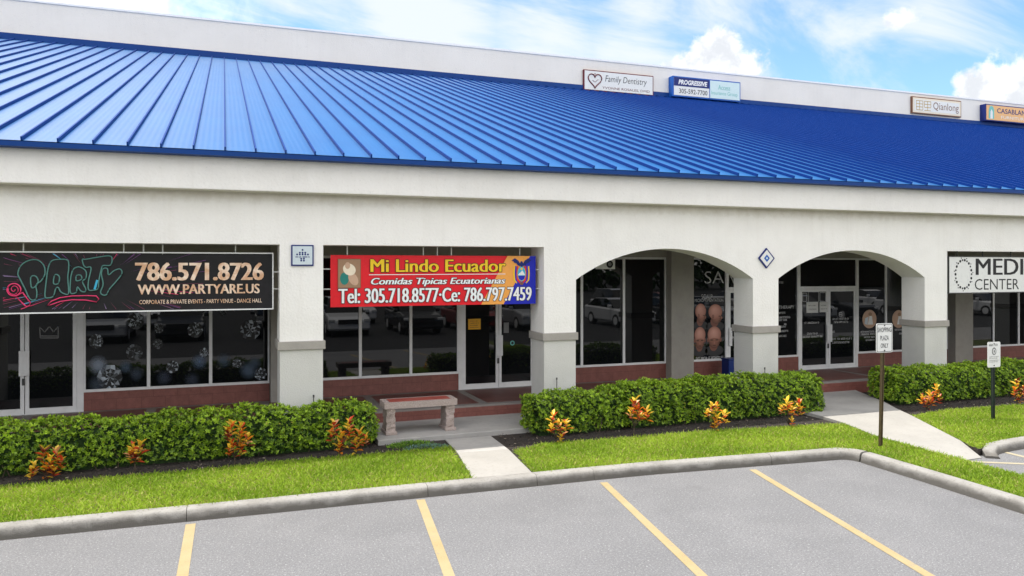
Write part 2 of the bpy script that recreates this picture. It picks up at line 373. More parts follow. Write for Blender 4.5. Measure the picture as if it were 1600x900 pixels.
def arr_mesh(name, V, F, mats, parent=None, tint=None, mi=None, smooth=False):
    """V (n,3) F (m,k) numpy; tint (n,4)"""
    me = bpy.data.meshes.new(name); n, m, k = len(V), len(F), F.shape[1]
    me.vertices.add(n); me.vertices.foreach_set('co', V.astype(np.float32).ravel())
    me.loops.add(m * k); me.loops.foreach_set('vertex_index', F.astype(np.int32).ravel())
    me.polygons.add(m); me.polygons.foreach_set('loop_start', np.arange(m, dtype=np.int32) * k)
    me.polygons.foreach_set('loop_total', np.full(m, k, np.int32))
    if smooth: me.polygons.foreach_set('use_smooth', np.ones(m, bool))
    me.update(calc_edges=True)
    for q in (mats if isinstance(mats, (list, tuple)) else [mats]): me.materials.append(M[q])
    if tint is not None:
        a = me.color_attributes.new('tint', 'FLOAT_COLOR', 'POINT'); a.data.foreach_set('color', tint.astype(np.float32).ravel())
    o = bpy.data.objects.new(name, me); COL.objects.link(o)
    if parent: o.parent = parent
    return o

def tag(o, label, cat, group=None):
    o['label'] = label; o['category'] = cat
    if group: o['group'] = group
    return o
def thing(name, label, cat, loc=(0, 0, 0), group=None, rz=0.0):
    o = bpy.data.objects.new(name, None); COL.objects.link(o); o.location = loc; o.rotation_euler = (0, 0, rz)
    o.empty_display_size = .2
    return tag(o, label, cat, group)
def struct(o, kind='structure'): o['kind'] = kind; return o

_txt = {}
def text_geo(body, off, shear, outline):
    key = (body, off, shear, outline)
    if key not in _txt:
        c = bpy.data.curves.new('t', 'FONT'); c.body = body; c.size = 1; c.offset = off; c.shear = shear
        c.resolution_u = 3
        if outline: c.fill_mode = 'NONE'; c.bevel_depth = outline; c.bevel_resolution = 1
        o = bpy.data.objects.new('t', c); COL.objects.link(o)
        dg = bpy.context.evaluated_depsgraph_get(); e = o.evaluated_get(dg); me = e.to_mesh()
        V = np.array([v.co[:] for v in me.vertices]); F = [tuple(p.vertices) for p in me.polygons]
        e.to_mesh_clear(); bpy.data.objects.remove(o); bpy.data.curves.remove(c)
        _txt[key] = (V, F)
    return _txt[key]
def text(body, m, parent, x0, x1, z0, z1, y, off=0.0, shear=0.0, outline=0.0, name='lettering', rot=0.0, ref=None, fat=0.0, grow=0.0):
    """flat lettering fitted to the box x0..x1, z0..z1 on the plane y, facing -Y; ref = offset whose box is fitted"""
    V, F = text_geo(body, off, shear, outline)
    B = text_geo(body, ref, shear, outline)[0] if ref is not None else V
    lo, hi = B.min(0), B.max(0)
    sx, sz = (x1 - x0) / (hi[0] - lo[0]), (z1 - z0) / (hi[1] - lo[1])
    mb = MB(); cx, cz = (x0 + x1) / 2, (z0 + z1) / 2
    for v in V:
        X = x0 + (v[0] - lo[0]) * sx - cx; Z = z0 + (v[1] - lo[1]) * sz - cz
        mb.v.append((cx + X * math.cos(rot) - Z * math.sin(rot), y - (v[2] * min(sx, sz) if outline else 0), cz + X * math.sin(rot) + Z * math.cos(rot)))
    base = list(mb.v); mb.v = []; mb.f = []
    sh = [(0, 0)]
    if fat: sh = [(-fat, 0), (0, 0), (fat, 0)]
    if grow: sh = [(a * 1.0 + grow * math.cos(k * .7854), grow * math.sin(k * .7854)) for a in (-fat, fat) for k in range(8)]
    for i, (dx, dz) in enumerate(sh):
        b = len(mb.v); mb.v += [(x + dx, y_ - .00008 * i, z + dz) for x, y_, z in base]; mb.f += [tuple(b + q for q in f) for f in F]
    mb.m = [0] * len(mb.f)
    return mb.build(name, m, parent)
def glyphs(mb, x0, x1, z0, z1, y, mi=0, seed=1):
    """a line of print too small to read: uneven little strokes"""
    r = random.Random(seed); x = x0; h = z1 - z0
    while x < x1 - h * .2:
        w = min(h * r.uniform(.3, .62), x1 - x)
        k = r.random()
        if k < .16: x += w * .7; continue
        t = h * .2
        mb.poly([(x, y, z0), (x + t, y, z0), (x + t, y, z1), (x, y, z1)], mi)
        if k < .6: mb.poly([(x + t, y, z1 - t), (x + w, y, z1 - t), (x + w, y, z1), (x + t, y, z1)], mi)
        if k > .35: mb.poly([(x + t, y, z0), (x + w, y, z0), (x + w, y, z0 + t), (x + t, y, z0 + t)], mi)
        if k > .7: mb.poly([(x + w - t, y, z0 + t), (x + w, y, z0 + t), (x + w, y, z1 - t), (x + w - t, y, z1 - t)], mi)
        x += w + h * .16
    return mb

class Board:
    """a sign on an upright plane; pixel places of the photograph become local metres"""
    def __init__(s, root, Y, y=-.003): s.r = root; s.Y = Y; s.o = root.location; s.y = y
    def p(s, u, v): X, Z = at(u, v, s.Y); return X - s.o.x, Z - s.o.z
    def text(s, body, m, u0, vt, vb, u1, lay=1, **k):
        x0, zt = s.p(u0, vt); _, zb = s.p(u0, vb); x1, _ = s.p(u1, vb)
        return text(body, m, s.r, x0, x1, zb, zt, s.y * lay, **k)
    def shape(s, mb, pts, lay=1, mi=0): mb.poly([(x, s.y * lay, z) for x, z in (s.p(u, v) for u, v in pts)][::-1], mi); return mb
    def line(s, mb, pts, w, lay=1, mi=0):
        q = [s.p(u, v) for u, v in pts]
        for (a, b), (c, d) in zip(q, q[1:]):
            dx, dz = c - a, d - b; l = math.hypot(dx, dz) or 1e-6; nx, nz = -dz / l * w / 2, dx / l * w / 2
            mb.poly([(a + nx, s.y * lay, b + nz), (a - nx, s.y * lay, b - nz), (c - nx, s.y * lay, d - nz), (c + nx, s.y * lay, d + nz)], mi)
        return mb

exec_parts = []
# ------------------------------------------------------------------ ground, lot, beds, walkways
X0, X1 = -16.0, 60.0
FLOOR, LOW, BED = .41, .20, .11
mb = MB(); mb.poly([(-300, -400, 0), (500, -400, 0), (500, 400, 0), (-300, 400, 0)])
struct(mb.build('parking_lot', 'asphalt'))
mb = MB()
mb.prism_z([(X0, -3.06), (3.2, -3.12), (5.8, -3.17), (9.25, -3.45), (9.6, -3.8), (9.66, -6.4), (9.55, -10.5), (10.62, -10.5), (10.72, -4.33), (10.745, -3.72), (11.81, -3.72), (11.58, -4.2), (12.6, -3.95), (X1, -3.6), (X1, 1.2), (X0, 1.2)], -.05, BED)
struct(mb.build('mulch_bed', 'mulch'))

LAWNS = [
 [(X0, -2.98), (-2.4, -3.0), (.5, -3.07), (3.26, -3.1), (3.50, -1.1), (2.0, -1.13), (.65, -1.10), (.39, -1.19), (-.55, -1.2), (-1.6, -1.17), (-2.1, -1.22), (-2.9, -1.2), (X0, -1.15)],
 [(4.185, -3.12), (5.8, -3.15), (9.2, -3.42), (9.72, -3.75), (9.65, -6.4), (9.56, -10.4), (10.6, -10.4), (10.7, -4.34), (10.71, -2.9), (11.0, -1.9), (10.6, -1.78), (9.4, -1.68), (8.4, -1.52), (6.7, -1.5), (5.03, -1.42), (4.42, -1.68)],
 [(11.62, -4.15), (12.82, -1.75), (14.1, -1.52), (16.2, -1.64), (30, -1.7), (30, -3.66), (14, -3.78), (12.6, -3.95)]]
for k, P in enumerate(LAWNS):
    mb = MB(); mb.prism_z(P, BED - .02, BED + .012); struct(mb.build('lawn_soil', 'soil'))

def in_poly(P, x, y):
    c = np.zeros(len(x), bool); n = len(P)
    for i in range(n):
        (xa, ya), (xb, yb) = P[i], P[i - 1]
        with np.errstate(divide='ignore', invalid='ignore'):
            c ^= ((ya > y) != (yb > y)) & (x < (xb - xa) * (y - ya) / (yb - ya + 1e-12) + xa)
    return c

def leaves(P, D, U, Ln, Wd, fold, tint, curl=.0):
    """n leaves of six vertices and two quads: base, right, right, tip, left, left"""
    n = len(P); D = D / np.linalg.norm(D, axis=1, keepdims=True)
    Sd = np.cross(D, U); Sd /= np.linalg.norm(Sd, axis=1, keepdims=True) + 1e-9
    N = np.cross(Sd, D)
    Ln = Ln[:, None]; Wd = Wd[:, None]; fo = fold * Wd
    b = P; t = P + D * Ln - N * Ln * curl
    r1 = P + D * Ln * .32 + Sd * Wd * .42 + N * fo; r2 = P + D * Ln * .68 + Sd * Wd * .40 + N * fo - N * Ln * curl * .4
    l1 = P + D * Ln * .32 - Sd * Wd * .42 + N * fo; l2 = P + D * Ln * .68 - Sd * Wd * .40 + N * fo - N * Ln * curl * .4
    V = np.stack([b, r1, r2, t, l2, l1], 1).reshape(-1, 3)
    i = np.arange(n)[:, None] * 6
    F = np.concatenate([i + np.array([[0, 1, 2, 3]]), i + np.array([[0, 3, 4, 5]])])
    return V, F, np.repeat(tint, 6, 0)

def grass_patch(P, dens, name, label=None):
    xs = [p[0] for p in P]; ys = [p[1] for p in P]
    a, b, c, d = max(min(xs), -6.0), min(max(xs), 21), max(min(ys), -8.2), max(ys)
    n = int((b - a) * (d - c) * dens)
    x = nrg.uniform(a, b, n); y = nrg.uniform(c, d, n); k = in_poly(P, x, y); x, y = x[k], y[k]; n = len(x)
    az = nrg.uniform(0, 2 * np.pi, n); el = np.clip(nrg.normal(.52, .32, n), .08, 1.4)
    D = np.stack([np.cos(az) * np.cos(el), np.sin(az) * np.cos(el), np.sin(el)], 1)
    pat = .5 + .5 * np.sin(x * 1.9 + 1.3 * np.sin(y * 2.1)) * np.sin(y * 2.7 + .8 * np.sin(x * 1.3)); g = nrg.random(n)
    c1 = np.array([.12, .24, .007]); c2 = np.array([.50, .66, .055]); c3 = np.array([.52, .46, .16])
    mixv = np.clip(.28 + .36 * pat + .40 * (g - .5), 0, 1)[:, None]
    tint = c1 * (1 - mixv) + c2 * mixv
    dry = (nrg.random(n) < .06 + .11 * pat)[:, None]; tint = np.where(dry, c3 * nrg.uniform(.6, 1.1, (n, 1)), tint)
    tint = np.concatenate([tint, np.ones((n, 1))], 1)
    L_ = nrg.uniform(.04, .095, n); Wd = nrg.uniform(.006, .0115, n)
    V, F, T = leaves(np.stack([x, y, np.full(n, BED + .005)], 1), D, nrg.normal(0, 1, (n, 3)), L_, Wd, .1, tint, .18)
    return struct(arr_mesh(name, V, F, 'grass', tint=T), 'stuff')
GRASS_D = 4300
for P in LAWNS: grass_patch(P, GRASS_D, 'grass')

# chips of mulch on the beds
n = 11000
x = nrg.uniform(-6, 20, n); y = nrg.uniform(-1.95, .1, n)
k = ~(in_poly([(3.2, -3.1), (4.2, -3.1), (4.5, -.4), (3.4, -.4)], x, y) | in_poly([(10.7, -4), (11.9, -4), (13.5, -.4), (14.2, 1), (10.95, 1)], x, y) | in_poly([(2.4, -.52), (5.6, -.44), (5.6, 1), (2.4, 1)], x, y) | in_poly(LAWNS[0], x, y) | in_poly(LAWNS[1], x, y) | in_poly(LAWNS[2], x, y)); x, y = x[k], y[k]; n = len(x)
az = nrg.uniform(0, 6.28, n); el = nrg.normal(0, .35, n)
D = np.stack([np.cos(az) * np.cos(el), np.sin(az) * np.cos(el), np.sin(el)], 1)
g = nrg.random((n, 1)); tint = np.where(g < .06, np.array([[.26, .22, .17]]), np.array([[.032, .024, .019]]) * nrg.uniform(.5, 2.4, (n, 1)))
V, F, T = leaves(np.stack([x, y, np.full(n, BED + .008) + nrg.uniform(0, .014, n)], 1), D, np.tile([[0, 0, 1.]], (n, 1)) + nrg.normal(0, .5, (n, 3)), nrg.uniform(.02, .06, n), nrg.uniform(.012, .025, n), .12, np.concatenate([tint, np.ones((n, 1))], 1))
struct(arr_mesh('mulch_chips', V, F, 'chip', tint=T), 'stuff')

# walkways and slabs
mb = MB()
mb.prism_z([(3.27, -3.09), (4.16, -3.13), (4.345, -1.585), (3.5, -1.545)], 0, BED + .022)
struct(mb.build('walkway', 'concrete'))
mb = MB(); mb.prism_z([(3.502, -1.533), (4.347, -1.573), (4.40, -.515), (3.58, -.515)], 0, BED + .02)
struct(mb.build('walkway', 'slab'))
mb = MB(); mb.prism_z([(2.42, -.5), (5.6, -.43), (5.6, .95), (2.42, .95)], 0, LOW)
struct(mb.build('concrete_slab', 'slab', bevel=.012))
mb = MB(); mb.box(X0, 2.41, .12, .95, 0, LOW - .02); mb.box(5.61, 11.0, .12, .95, 0, LOW - .02); mb.box(15.0, X1, .12, .95, 0, LOW - .02)
struct(mb.build('concrete_apron', 'slab'))
# the second walkway ramps down to the lot
def ramp_sheet(P, name, m):
    z = lambda y: LOW - .02 if y > -.5 else LOW - .02 - (-.5 - y) * .016 if y > -3.7 else .129 + (y + 3.7) * .18
    mb = MB(); n = len(P); mb.poly([(a, b, z(b)) for a, b in P])
    for i in range(n):
        (a, b), (c, d) = P[i], P[(i + 1) % n]
        mb.poly([(a, b, z(b)), (a, b, -.1), (c, d, -.1), (c, d, z(d))])
    return struct(mb.build(name, m))
ramp_sheet([(11.02, -1.285), (12.99, -1.325), (13.42, -.5), (14.05, .95), (11.02, .95)], 'walkway', 'slab')
ramp_sheet([(10.74, -4.36), (11.50, -4.33), (11.81, -3.7), (12.81, -1.74), (12.985, -1.337), (11.02, -1.297), (10.98, -1.9), (10.73, -2.9), (10.735, -3.7)], 'walkway', 'concrete')

# arcade floor with red tile panels and a tiled riser
mb = MB(); mb.box(X0, X1, .953, 2.95, 0, FLOOR); struct(mb.build('arcade_floor', 'floorgrey'))
mb = MB(); xs = -15.4
while xs < 45:
    mb.box(xs, xs + 1.86, 1.14, 2.70, FLOOR, FLOOR + .004); xs += 2.03
struct(mb.build('floor_tiles', 'floortile'))
mb = MB(); mb.box(X0, X1, .941, .953, .0, FLOOR - .035); struct(mb.build('tiled_riser', 'redtile'))

# kerbs
PROF = [(0, .02), (0, .138), (.012, .149), (.05, .152), (.135, .15), (.165, .142), (.185, .124), (.196, .09), (.212, .0), (.215, -.05), (0, -.05)]
def kerb(path, name='kerb', hs=None):
    path = [Vector((a, b, 0)) for a, b in path]; mb = MB(); n = len(path); k = len(PROF)
    for i, p in enumerate(path):
        t1 = (path[i] - path[i - 1]).normalized() if i else (path[1] - path[0]).normalized()
        t2 = (path[i + 1] - path[i]).normalized() if i < n - 1 else t1
        n1 = Vector((t1.y, -t1.x, 0)); n2 = Vector((t2.y, -t2.x, 0)); m_ = (n1 + n2).normalized(); m_ /= max(.4, m_.dot(n1))
        for d, z in PROF: mb.v.append(tuple(p + m_ * d + Vector((0, 0, z * (hs[i] if hs and z > 0 else 1)))))
    for i in range(n - 1):
        for j in range(k):
            j2 = (j + 1) % k
            mb.f.append((i * k + j, i * k + j2, (i + 1) * k + j2, (i + 1) * k + j)); mb.m.append(0)
    mb.f.append(tuple(range(k - 1, -1, -1))); mb.m.append(0); mb.f.append(tuple(range((n - 1) * k, n * k))); mb.m.append(0)
    o = mb.build(name, 'kerb'); 
    me = o.data; me.polygons.foreach_set('use_smooth', [True] * len(me.polygons))
    e = o.modifiers.new('edge', 'EDGE_SPLIT'); e.split_angle = R(38)
    return struct(o)
def lerp(a, b, t): return (a[0] + (b[0] - a[0]) * t, a[1] + (b[1] - a[1]) * t)
KP = [(X0, -2.93), (-2.43, -2.955), (.5, -3.02), (3.27, -3.06), (5.8, -3.1), (9.25, -3.385)]
def kerb_y(x):
    for a, b in zip(KP, KP[1:]):
        if a[0] <= x <= b[0]: return a[1] + (b[1] - a[1]) * (x - a[0]) / (b[0] - a[0])
JX = [X0, -6.5, -3.45, -.42, 2.58, 4.16, 5.05, 8.05]
for a, b in zip(JX, JX[1:]):
    a2, b2 = a + .0035, b - .0035
    kerb([(x_, kerb_y(x_)) for x_ in np.linspace(a2, b2, 4)])
kerb([(8.056, kerb_y(8.056)), (9.0, kerb_y(9.0))] + [(9.25 + .42 * math.sin(t), -3.385 - .42 + .42 * math.cos(t)) for t in np.linspace(.1, 1.5, 7)])
kerb([(9.672, -3.85), (9.66, -5.0), (9.6, -6.85)]); kerb([(9.599, -6.865), (9.5, -10.5)])
kerb([(11.58, -4.34), (11.74, -4.14), (11.98, -4.02), (12.4, -3.94), (13.2, -3.86)], hs=[.25, .7, .95, 1, 1]); kerb([(13.212, -3.858), (17.2, -3.74)]); kerb([(17.212, -3.74), (24, -3.68), (40, -3.62)])

# painted stall lines
def stripe(pts, m='yellow', z=.004):
    mb = MB(); mb.poly([(a, b, z) for a, b in pts]); struct(mb.build('painted_line', m))
def stall(u0, v0, u1, v1, w=.113, ext=1.6):
    a = Vector(ground(u0, v0, 0)); b = Vector(ground(u1, v1, 0)); d = (b - a).normalized(); nn = Vector((-d.y, d.x)) * w / 2; b = b + d * ext
    stripe([a + nn, b + nn, b - nn, a - nn][::-1] if nn.x < 0 else [a - nn, b - nn, b + nn, a + nn][::-1])
stall(298, 819, 285, 900); stall(657, 781, 702, 900); stall(943, 754, 1097, 900); stall(1176, 734, 1452, 900)
p = [ground(1556, 703, 0), ground(1600, 714, 0)]
def free_line(u0, v0, u1, v1, w, m, ext):
    a = Vector(ground(u0, v0, 0)); b = Vector(ground(u1, v1, 0)); d = (b - a).normalized(); nn = Vector((-d.y, d.x)) * w / 2; b = b + d * ext
    stripe([a + nn, a - nn, b - nn, b + nn], m)
free_line(1553, 702.5, 1600, 714, .1, 'cream', 2.5); free_line(1502, 721, 1600, 725, .09, 'cream', 1.5)

# ------------------------------------------------------------------ the building
bld = thing('shopping_plaza', 'long white stucco shopping plaza with blue metal roof, arcade and arches', 'building')
# front wall: upper part with flat and arched openings
ZT, ZS = 4.36, 1.72
def arch_pts(x0, x1, zs, rise, n=28):
    w = (x1 - x0) / 2; Rr = (w * w + rise * rise) / (2 * rise); cx = (x0 + x1) / 2; cz = zs + rise - Rr
    a0 = math.asin(w / Rr)
    return [(cx + Rr * math.sin(a), cz + Rr * math.cos(a)) for a in np.linspace(-a0, a0, n)]
OPEN = [('r', -9.9, -5.0), ('r', -4.3, .872), ('r', 1.581, 5.64), ('a', 6.302, 10.383), ('a', 11.035, 15.175), ('r', 15.877, 20.0), ('r', 20.7, 24.8), ('a', 25.5, 29.6), ('a', 30.3, 34.4)]
out = [(X0, ZS)]
for k, a, b in OPEN:
    out.append((a, ZS))
    if k == 'r': out += [(a, 3.475), (b, 3.475)]
    else: out += arch_pts(a, b, 2.857, .61)
    out.append((b, ZS))
out += [(X1, ZS), (X1, ZT), (X0, ZT)]
mb = MB(); mb.prism_y(out, 0, .65)
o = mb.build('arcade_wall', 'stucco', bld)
edges = [X0] + [q for _, a, b in OPEN for q in (a, b)] + [X1]
for a, b in zip(edges[::2], edges[1::2]):
    mb = MB(); mb.box(a + .004, b - .004, .004, .646, 0, ZS)
    c = mb.build('column', 'stucco_grey', bld)
    mb = MB(); mb.box(a - .035, b + .035, -.035, .69, ZS - .01, ZS + .135)
    mb.build('trim_band', 'band', c, bevel=.01)
mb = MB(); mb.prism_y([(X0, 4.325), (X1, 4.325), (X1, 4.845), (X0, 4.845)], -.30, 0.0)
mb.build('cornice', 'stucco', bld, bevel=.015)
# roof
EY, EZ, RY, RZ = -.5, 4.925, 20.18, 11.60
mb = MB(); dy, dz = RY - EY, RZ - EZ; ln = math.hypot(dy, dz); nv = Vector((0, -dz / ln, dy / ln))
RX0, RX1 = -24.0, 72.0
mb.poly([(RX0, EY, EZ), (RX1, EY, EZ), (RX1, RY, RZ), (RX0, RY, RZ)], 0)
mb.poly([(RX0, EY + .01, EZ - .03), (RX0, RY, RZ - .03), (RX1, RY, RZ - .03), (RX1, EY + .01, EZ - .03)], 1)
PAN, PX0 = .4582, -2.7303
i0 = int((RX0 - PX0) / PAN); i1 = int((RX1 - PX0) / PAN)
for i in range(i0 + 1, i1):
    x = PX0 + PAN * i; w = .011; h = .056; b = len(mb.v)
    for (yy, zz) in ((EY - .004, EZ), (RY, RZ)):
        mb.v += [(x - w, yy, zz), (x + w, yy, zz), (x + w, yy + nv.y * h, zz + nv.z * h), (x - w, yy + nv.y * h, zz + nv.z * h)]
    for q in ((0, 1, 2, 3), (1, 5, 6, 2), (3, 2, 6, 7), (4, 0, 3, 7)): mb.f.append(tuple(b + j for j in q)); mb.m.append(1)
roof = mb.build('roof', ['roof', 'seam'], bld)
mb = MB(); mb.box(RX0, RX1, EY - .006, EY + .25, EZ - .085, EZ - .012); mb.build('eave_fascia', 'flash', roof)
mb = MB(); mb.prism_y([(RX0, RZ - .05), (RX1, RZ - .05), (RX1, RZ + .23), (RX0, RZ + .23)], RY - .05, RY + .02); mb.build('ridge_flashing', 'flash', roof)
mb = MB(); mb.box(RX0, RX1, RY + .02, RY + .35, RZ - 2, 13.08); par = mb.build('parapet_wall', 'parapet', bld)
mb = MB(); mb.box(RX0, RX1, RY - .02, RY + .4, 13.08, 13.16); mb.build('coping', 'coping', par)
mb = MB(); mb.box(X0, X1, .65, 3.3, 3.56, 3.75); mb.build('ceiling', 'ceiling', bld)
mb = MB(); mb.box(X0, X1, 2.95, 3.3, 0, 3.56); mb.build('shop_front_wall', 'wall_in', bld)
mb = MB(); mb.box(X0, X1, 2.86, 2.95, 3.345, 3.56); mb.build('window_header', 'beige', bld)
# closed ends and back of the block
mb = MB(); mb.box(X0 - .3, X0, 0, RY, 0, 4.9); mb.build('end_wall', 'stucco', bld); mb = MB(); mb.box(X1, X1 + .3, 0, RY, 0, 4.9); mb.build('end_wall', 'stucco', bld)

WY = 2.9
ZSILL, ZHEAD = .765, 3.335
def window(x0, x1, z0=ZSILL, z1=ZHEAD, parent=None, name='window'):
    f = MB(); t = .03; a, b = WY - .04, WY + .04
    f.box(x0, x0 + t, a, b, z0, z1); f.box(x1 - t, x1, a, b, z0, z1); f.box(x0 + t, x1 - t, a, b, z0, z0 + .05); f.box(x0 + t, x1 - t, a, b, z1 - .05, z1)
    w = f.build(name, 'alu', bld)
    g = MB(); g.box(x0 + t, x1 - t, WY - .008, WY + .008, z0 + .05, z1 - .05); g.build('pane', 'glass', w)
    return w
def knee(x0, x1):
    k = MB(); k.box(x0, x1, 2.865, 2.95, FLOOR, ZSILL - .002); k.build('knee_wall', 'redtile', bld)
def leaf_door(x0, x1, side, z0=FLOOR + .012, z1=2.52):
    f = MB(); t = .062; a, b = WY - .03, WY + .03
    f.box(x0, x0 + t, a, b, z0, z1); f.box(x1 - t, x1, a, b, z0, z1); f.box(x0 + t, x1 - t, a, b, z0, z0 + .10); f.box(x0 + t, x1 - t, a, b, z1 - .07, z1)
    d = f.build('door', 'alu', bld)
    g = MB(); g.box(x0 + t, x1 - t, WY - .008, WY + .008, z0 + .10, z1 - .07); g.build('glass', 'glass', d)
    hx = x1 - t / 2 if side > 0 else x0 + t / 2
    h = MB(); h.box(hx - .045, hx + .045, WY - .085, WY - .06, 1.12, 1.58); h.box(hx - .02, hx + .02, WY - .06, WY - .03, 1.16, 1.2); h.box(hx - .02, hx + .02, WY - .06, WY - .03, 1.5, 1.54)
    h.build('handle', 'alu', d, bevel=.006)
    if side > 0:
        l = MB(); l.box(hx + .0, hx + .045, WY - .05, WY - .03, .95, 1.07); l.build('lock', 'pipe', d)
    return d
def door_frame(x0, x1, xi0, xi1, ztop=2.56):
    f = MB(); a, b = WY - .045, WY + .045
    f.box(x0, xi0, a, b, FLOOR, ZHEAD); f.box(xi1, x1, a, b, FLOOR, ZHEAD); f.box(xi0, xi1, a, b, 2.525, 2.59); f.box(xi0, xi1, a, b, ZHEAD - .04, ZHEAD)
    f.box(xi0, xi1, a, b, FLOOR, FLOOR + .011)
    d = f.build('door_frame', 'alu', bld)
    g = MB(); g.box(xi0, xi1, WY - .008, WY + .008, 2.59, ZHEAD - .04); g.build('transom_pane', 'glass', d)
    return d
wins = {}
def row(xs):
    knee(xs[0], xs[-1]); r = []
    for a, b in zip(xs, xs[1:]): r.append(window(a, b))
    return r
row([-9.8, -8.7, -7.6, -6.5, -5.42, -4.34])
door_frame(-4.338, -2.442, -4.24, -2.555); d1a = leaf_door(-4.235, -3.40, 1); d1b = leaf_door(-3.385, -2.56, -1)
w1 = row([-2.44, -1.345, -.24, .86])
w2 = row([1.45, 2.68, 3.755, 4.815])
door_frame(4.817, 6.69, 4.915, 6.592); d2a = leaf_door(4.92, 5.745, 1); d2b = leaf_door(5.757, 6.587, -1)
w3 = row([6.692, 7.80, 8.905, 10.05])
w3b = row([10.685, 11.80])
door_frame(11.802, 12.95, 11.86, 12.89); d3 = leaf_door(11.865, 12.885, -1)
w4 = row([12.952, 14.03])
door_frame(14.032, 16.012, 14.09, 15.955); d4a = leaf_door(14.095, 15.017, 1); d4b = leaf_door(15.029, 15.95, -1)
w5 = row([16.014, 17.01, 18.1, 19.29])
w6 = row([19.98, 21.11, 22.15, 23.2, 24.3, 25.4])
row([26.2, 27.3, 28.4, 29.5, 30.6, 31.7, 32.8, 34])
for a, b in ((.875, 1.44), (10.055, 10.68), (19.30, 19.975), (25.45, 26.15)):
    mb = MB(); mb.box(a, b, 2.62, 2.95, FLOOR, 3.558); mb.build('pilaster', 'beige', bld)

M['glass'].node_tree.nodes['Principled BSDF'].inputs['IOR'].default_value = 1.55
# ---- prints on the shop windows (sub-parts of their window)
def wp(u, v): return at(u, v, WY - .008)
GY = WY - .010
def gem(u, v, rpx, bright, parent, seed):
    x, z = wp(u, v); xr, _ = wp(u + rpx, v); rx = xr - x; _, z2 = wp(u, v - rpx); rz = z2 - z
    r = random.Random(seed); V = []; F = []; T = []
    NF = 10; rot = r.random()
    pts = [[(x + q * rx * math.cos(6.2832 * (i + .5 * k) / NF + rot), z + q * rz * math.sin(6.2832 * (i + .5 * k) / NF + rot)) for i in range(NF)] for k, q in enumerate((.0, .36, .68, 1.0))]
    def tri(a, b, c, g):
        n0 = len(V); V.extend([(a[0], GY, a[1]), (b[0], GY, b[1]), (c[0], GY, c[1])]); F.append((n0, n0 + 1, n0 + 2)); T.extend([g] * 3)
    def shade():
        t = r.random(); g = (.006 if t < .56 else .10 if t < .78 else .42 if t < .92 else .72) * bright
        return (g * .86, g * .97, g * 1.08, 1)
    for k in range(3):
        A, B = pts[k], pts[k + 1]
        for i in range(len(B)):
            j = (i + 1) % NF; m_ = ((B[i][0] + B[j][0]) / 2 * 1.0, (B[i][1] + B[j][1]) / 2)
            s0 = shade(); tri(A[j], B[i], m_, s0); tri(A[j], m_, B[j], shade())
            if k: tri(A[i], B[i], A[j], shade())
    arr_mesh('diamond_print', np.array(V), np.array(F), 'print', parent, np.array(T))
def bokeh(u, v, rpx, col, a, parent, lay):
    x, z = wp(u, v); xr, _ = wp(u + rpx, v); rx = xr - x; _, z2 = wp(u, v - rpx); rz = z2 - z
    y = GY - .0006 * lay; V = [(x, y, z)]; a *= .75; T = [tuple(col) + (a,)]; F = []; n = 24; prev = None
    for q, al in ((.4, .72), (.72, .28), (1, 0)):
        b = len(V); V += [(x + q * rx * math.cos(6.283 * i / n), y, z + q * rz * math.sin(6.283 * i / n)) for i in range(n)]; T += [tuple(col) + (a * al,)] * n
        for i in range(n):
            j = (i + 1) % n
            if prev is None: F += [(0, b + i, b + j)]
            else: F += [(prev + i, b + i, b + j), (prev + i, b + j, prev + j)]
        prev = b
    arr_mesh('light_spot_print', np.array(V), np.array(F), 'bokeh', parent, np.array(T))
for k, (x, y, r, b) in enumerate([(637, 425, 40, .75), (450, 520, 35, .7), (630, 572, 40, .25), (515, 688, 60, .8)]): gem(x / 3, 360 + y / 3, r / 3, b, w1[0], k)
for k, (x, y, r, b) in enumerate([(745, 460, 22, .5), (915, 467, 37, .6), (740, 532, 25, .25), (808, 640, 30, .7), (958, 574, 24, .8)]): gem(x / 3, 360 + y / 3, r / 3, b, w1[1], 20 + k)
for k, (x, y, r, b) in enumerate([(1173, 467, 48, .7), (1110, 622, 22, .7), (1222, 672, 30, .9), (1045, 385, 16, .3)]): gem(x / 3, 360 + y / 3, r / 3, b, w1[2], 40 + k)
for k, (x, y, r, c, a, w) in enumerate([(460, 632, 50, (.42, .50, .62), .8, 0), (590, 640, 34, (.10, .16, .25), .7, 0), (640, 672, 38, (.07, .10, .15), .7, 0), (455, 720, 48, (.12, .16, .22), .5, 0),
        (935, 615, 40, (.14, .22, .36), .8, 1), (770, 690, 40, (.06, .08, .13), .7, 1), (900, 700, 40, (.06, .08, .13), .6, 1),
        (1050, 610, 38, (.10, .16, .24), .7, 2), (1165, 655, 46, (.15, .22, .32), .7, 2), (1195, 620, 34, (.10, .15, .22), .7, 2)]): bokeh(x / 3, 360 + y / 3, r / 3, c, a, w1[w], k + 1)
# crown on the first shop's door
def wl(mb, pts, w, y=GY, mi=0):
    q = [wp(u, v) for u, v in pts]
    for (a, b), (c, d) in zip(q, q[1:]):
        dx, dz = c - a, d - b; l = math.hypot(dx, dz) or 1e-6; nx, nz = -dz / l * w / 2, dx / l * w / 2
        mb.poly([(a + nx, y, b + nz), (a - nx, y, b - nz), (c - nx, y, d - nz), (c + nx, y, d + nz)], mi)
mb = MB(); wl(mb, [(63, 528), (62, 511), (70, 519), (77, 510), (84, 519), (91, 510), (91, 528), (63, 528)], .018); wl(mb, [(63, 525), (91, 525)], .018)
mb.build('crown_decal', 'dimdecal', d1b)
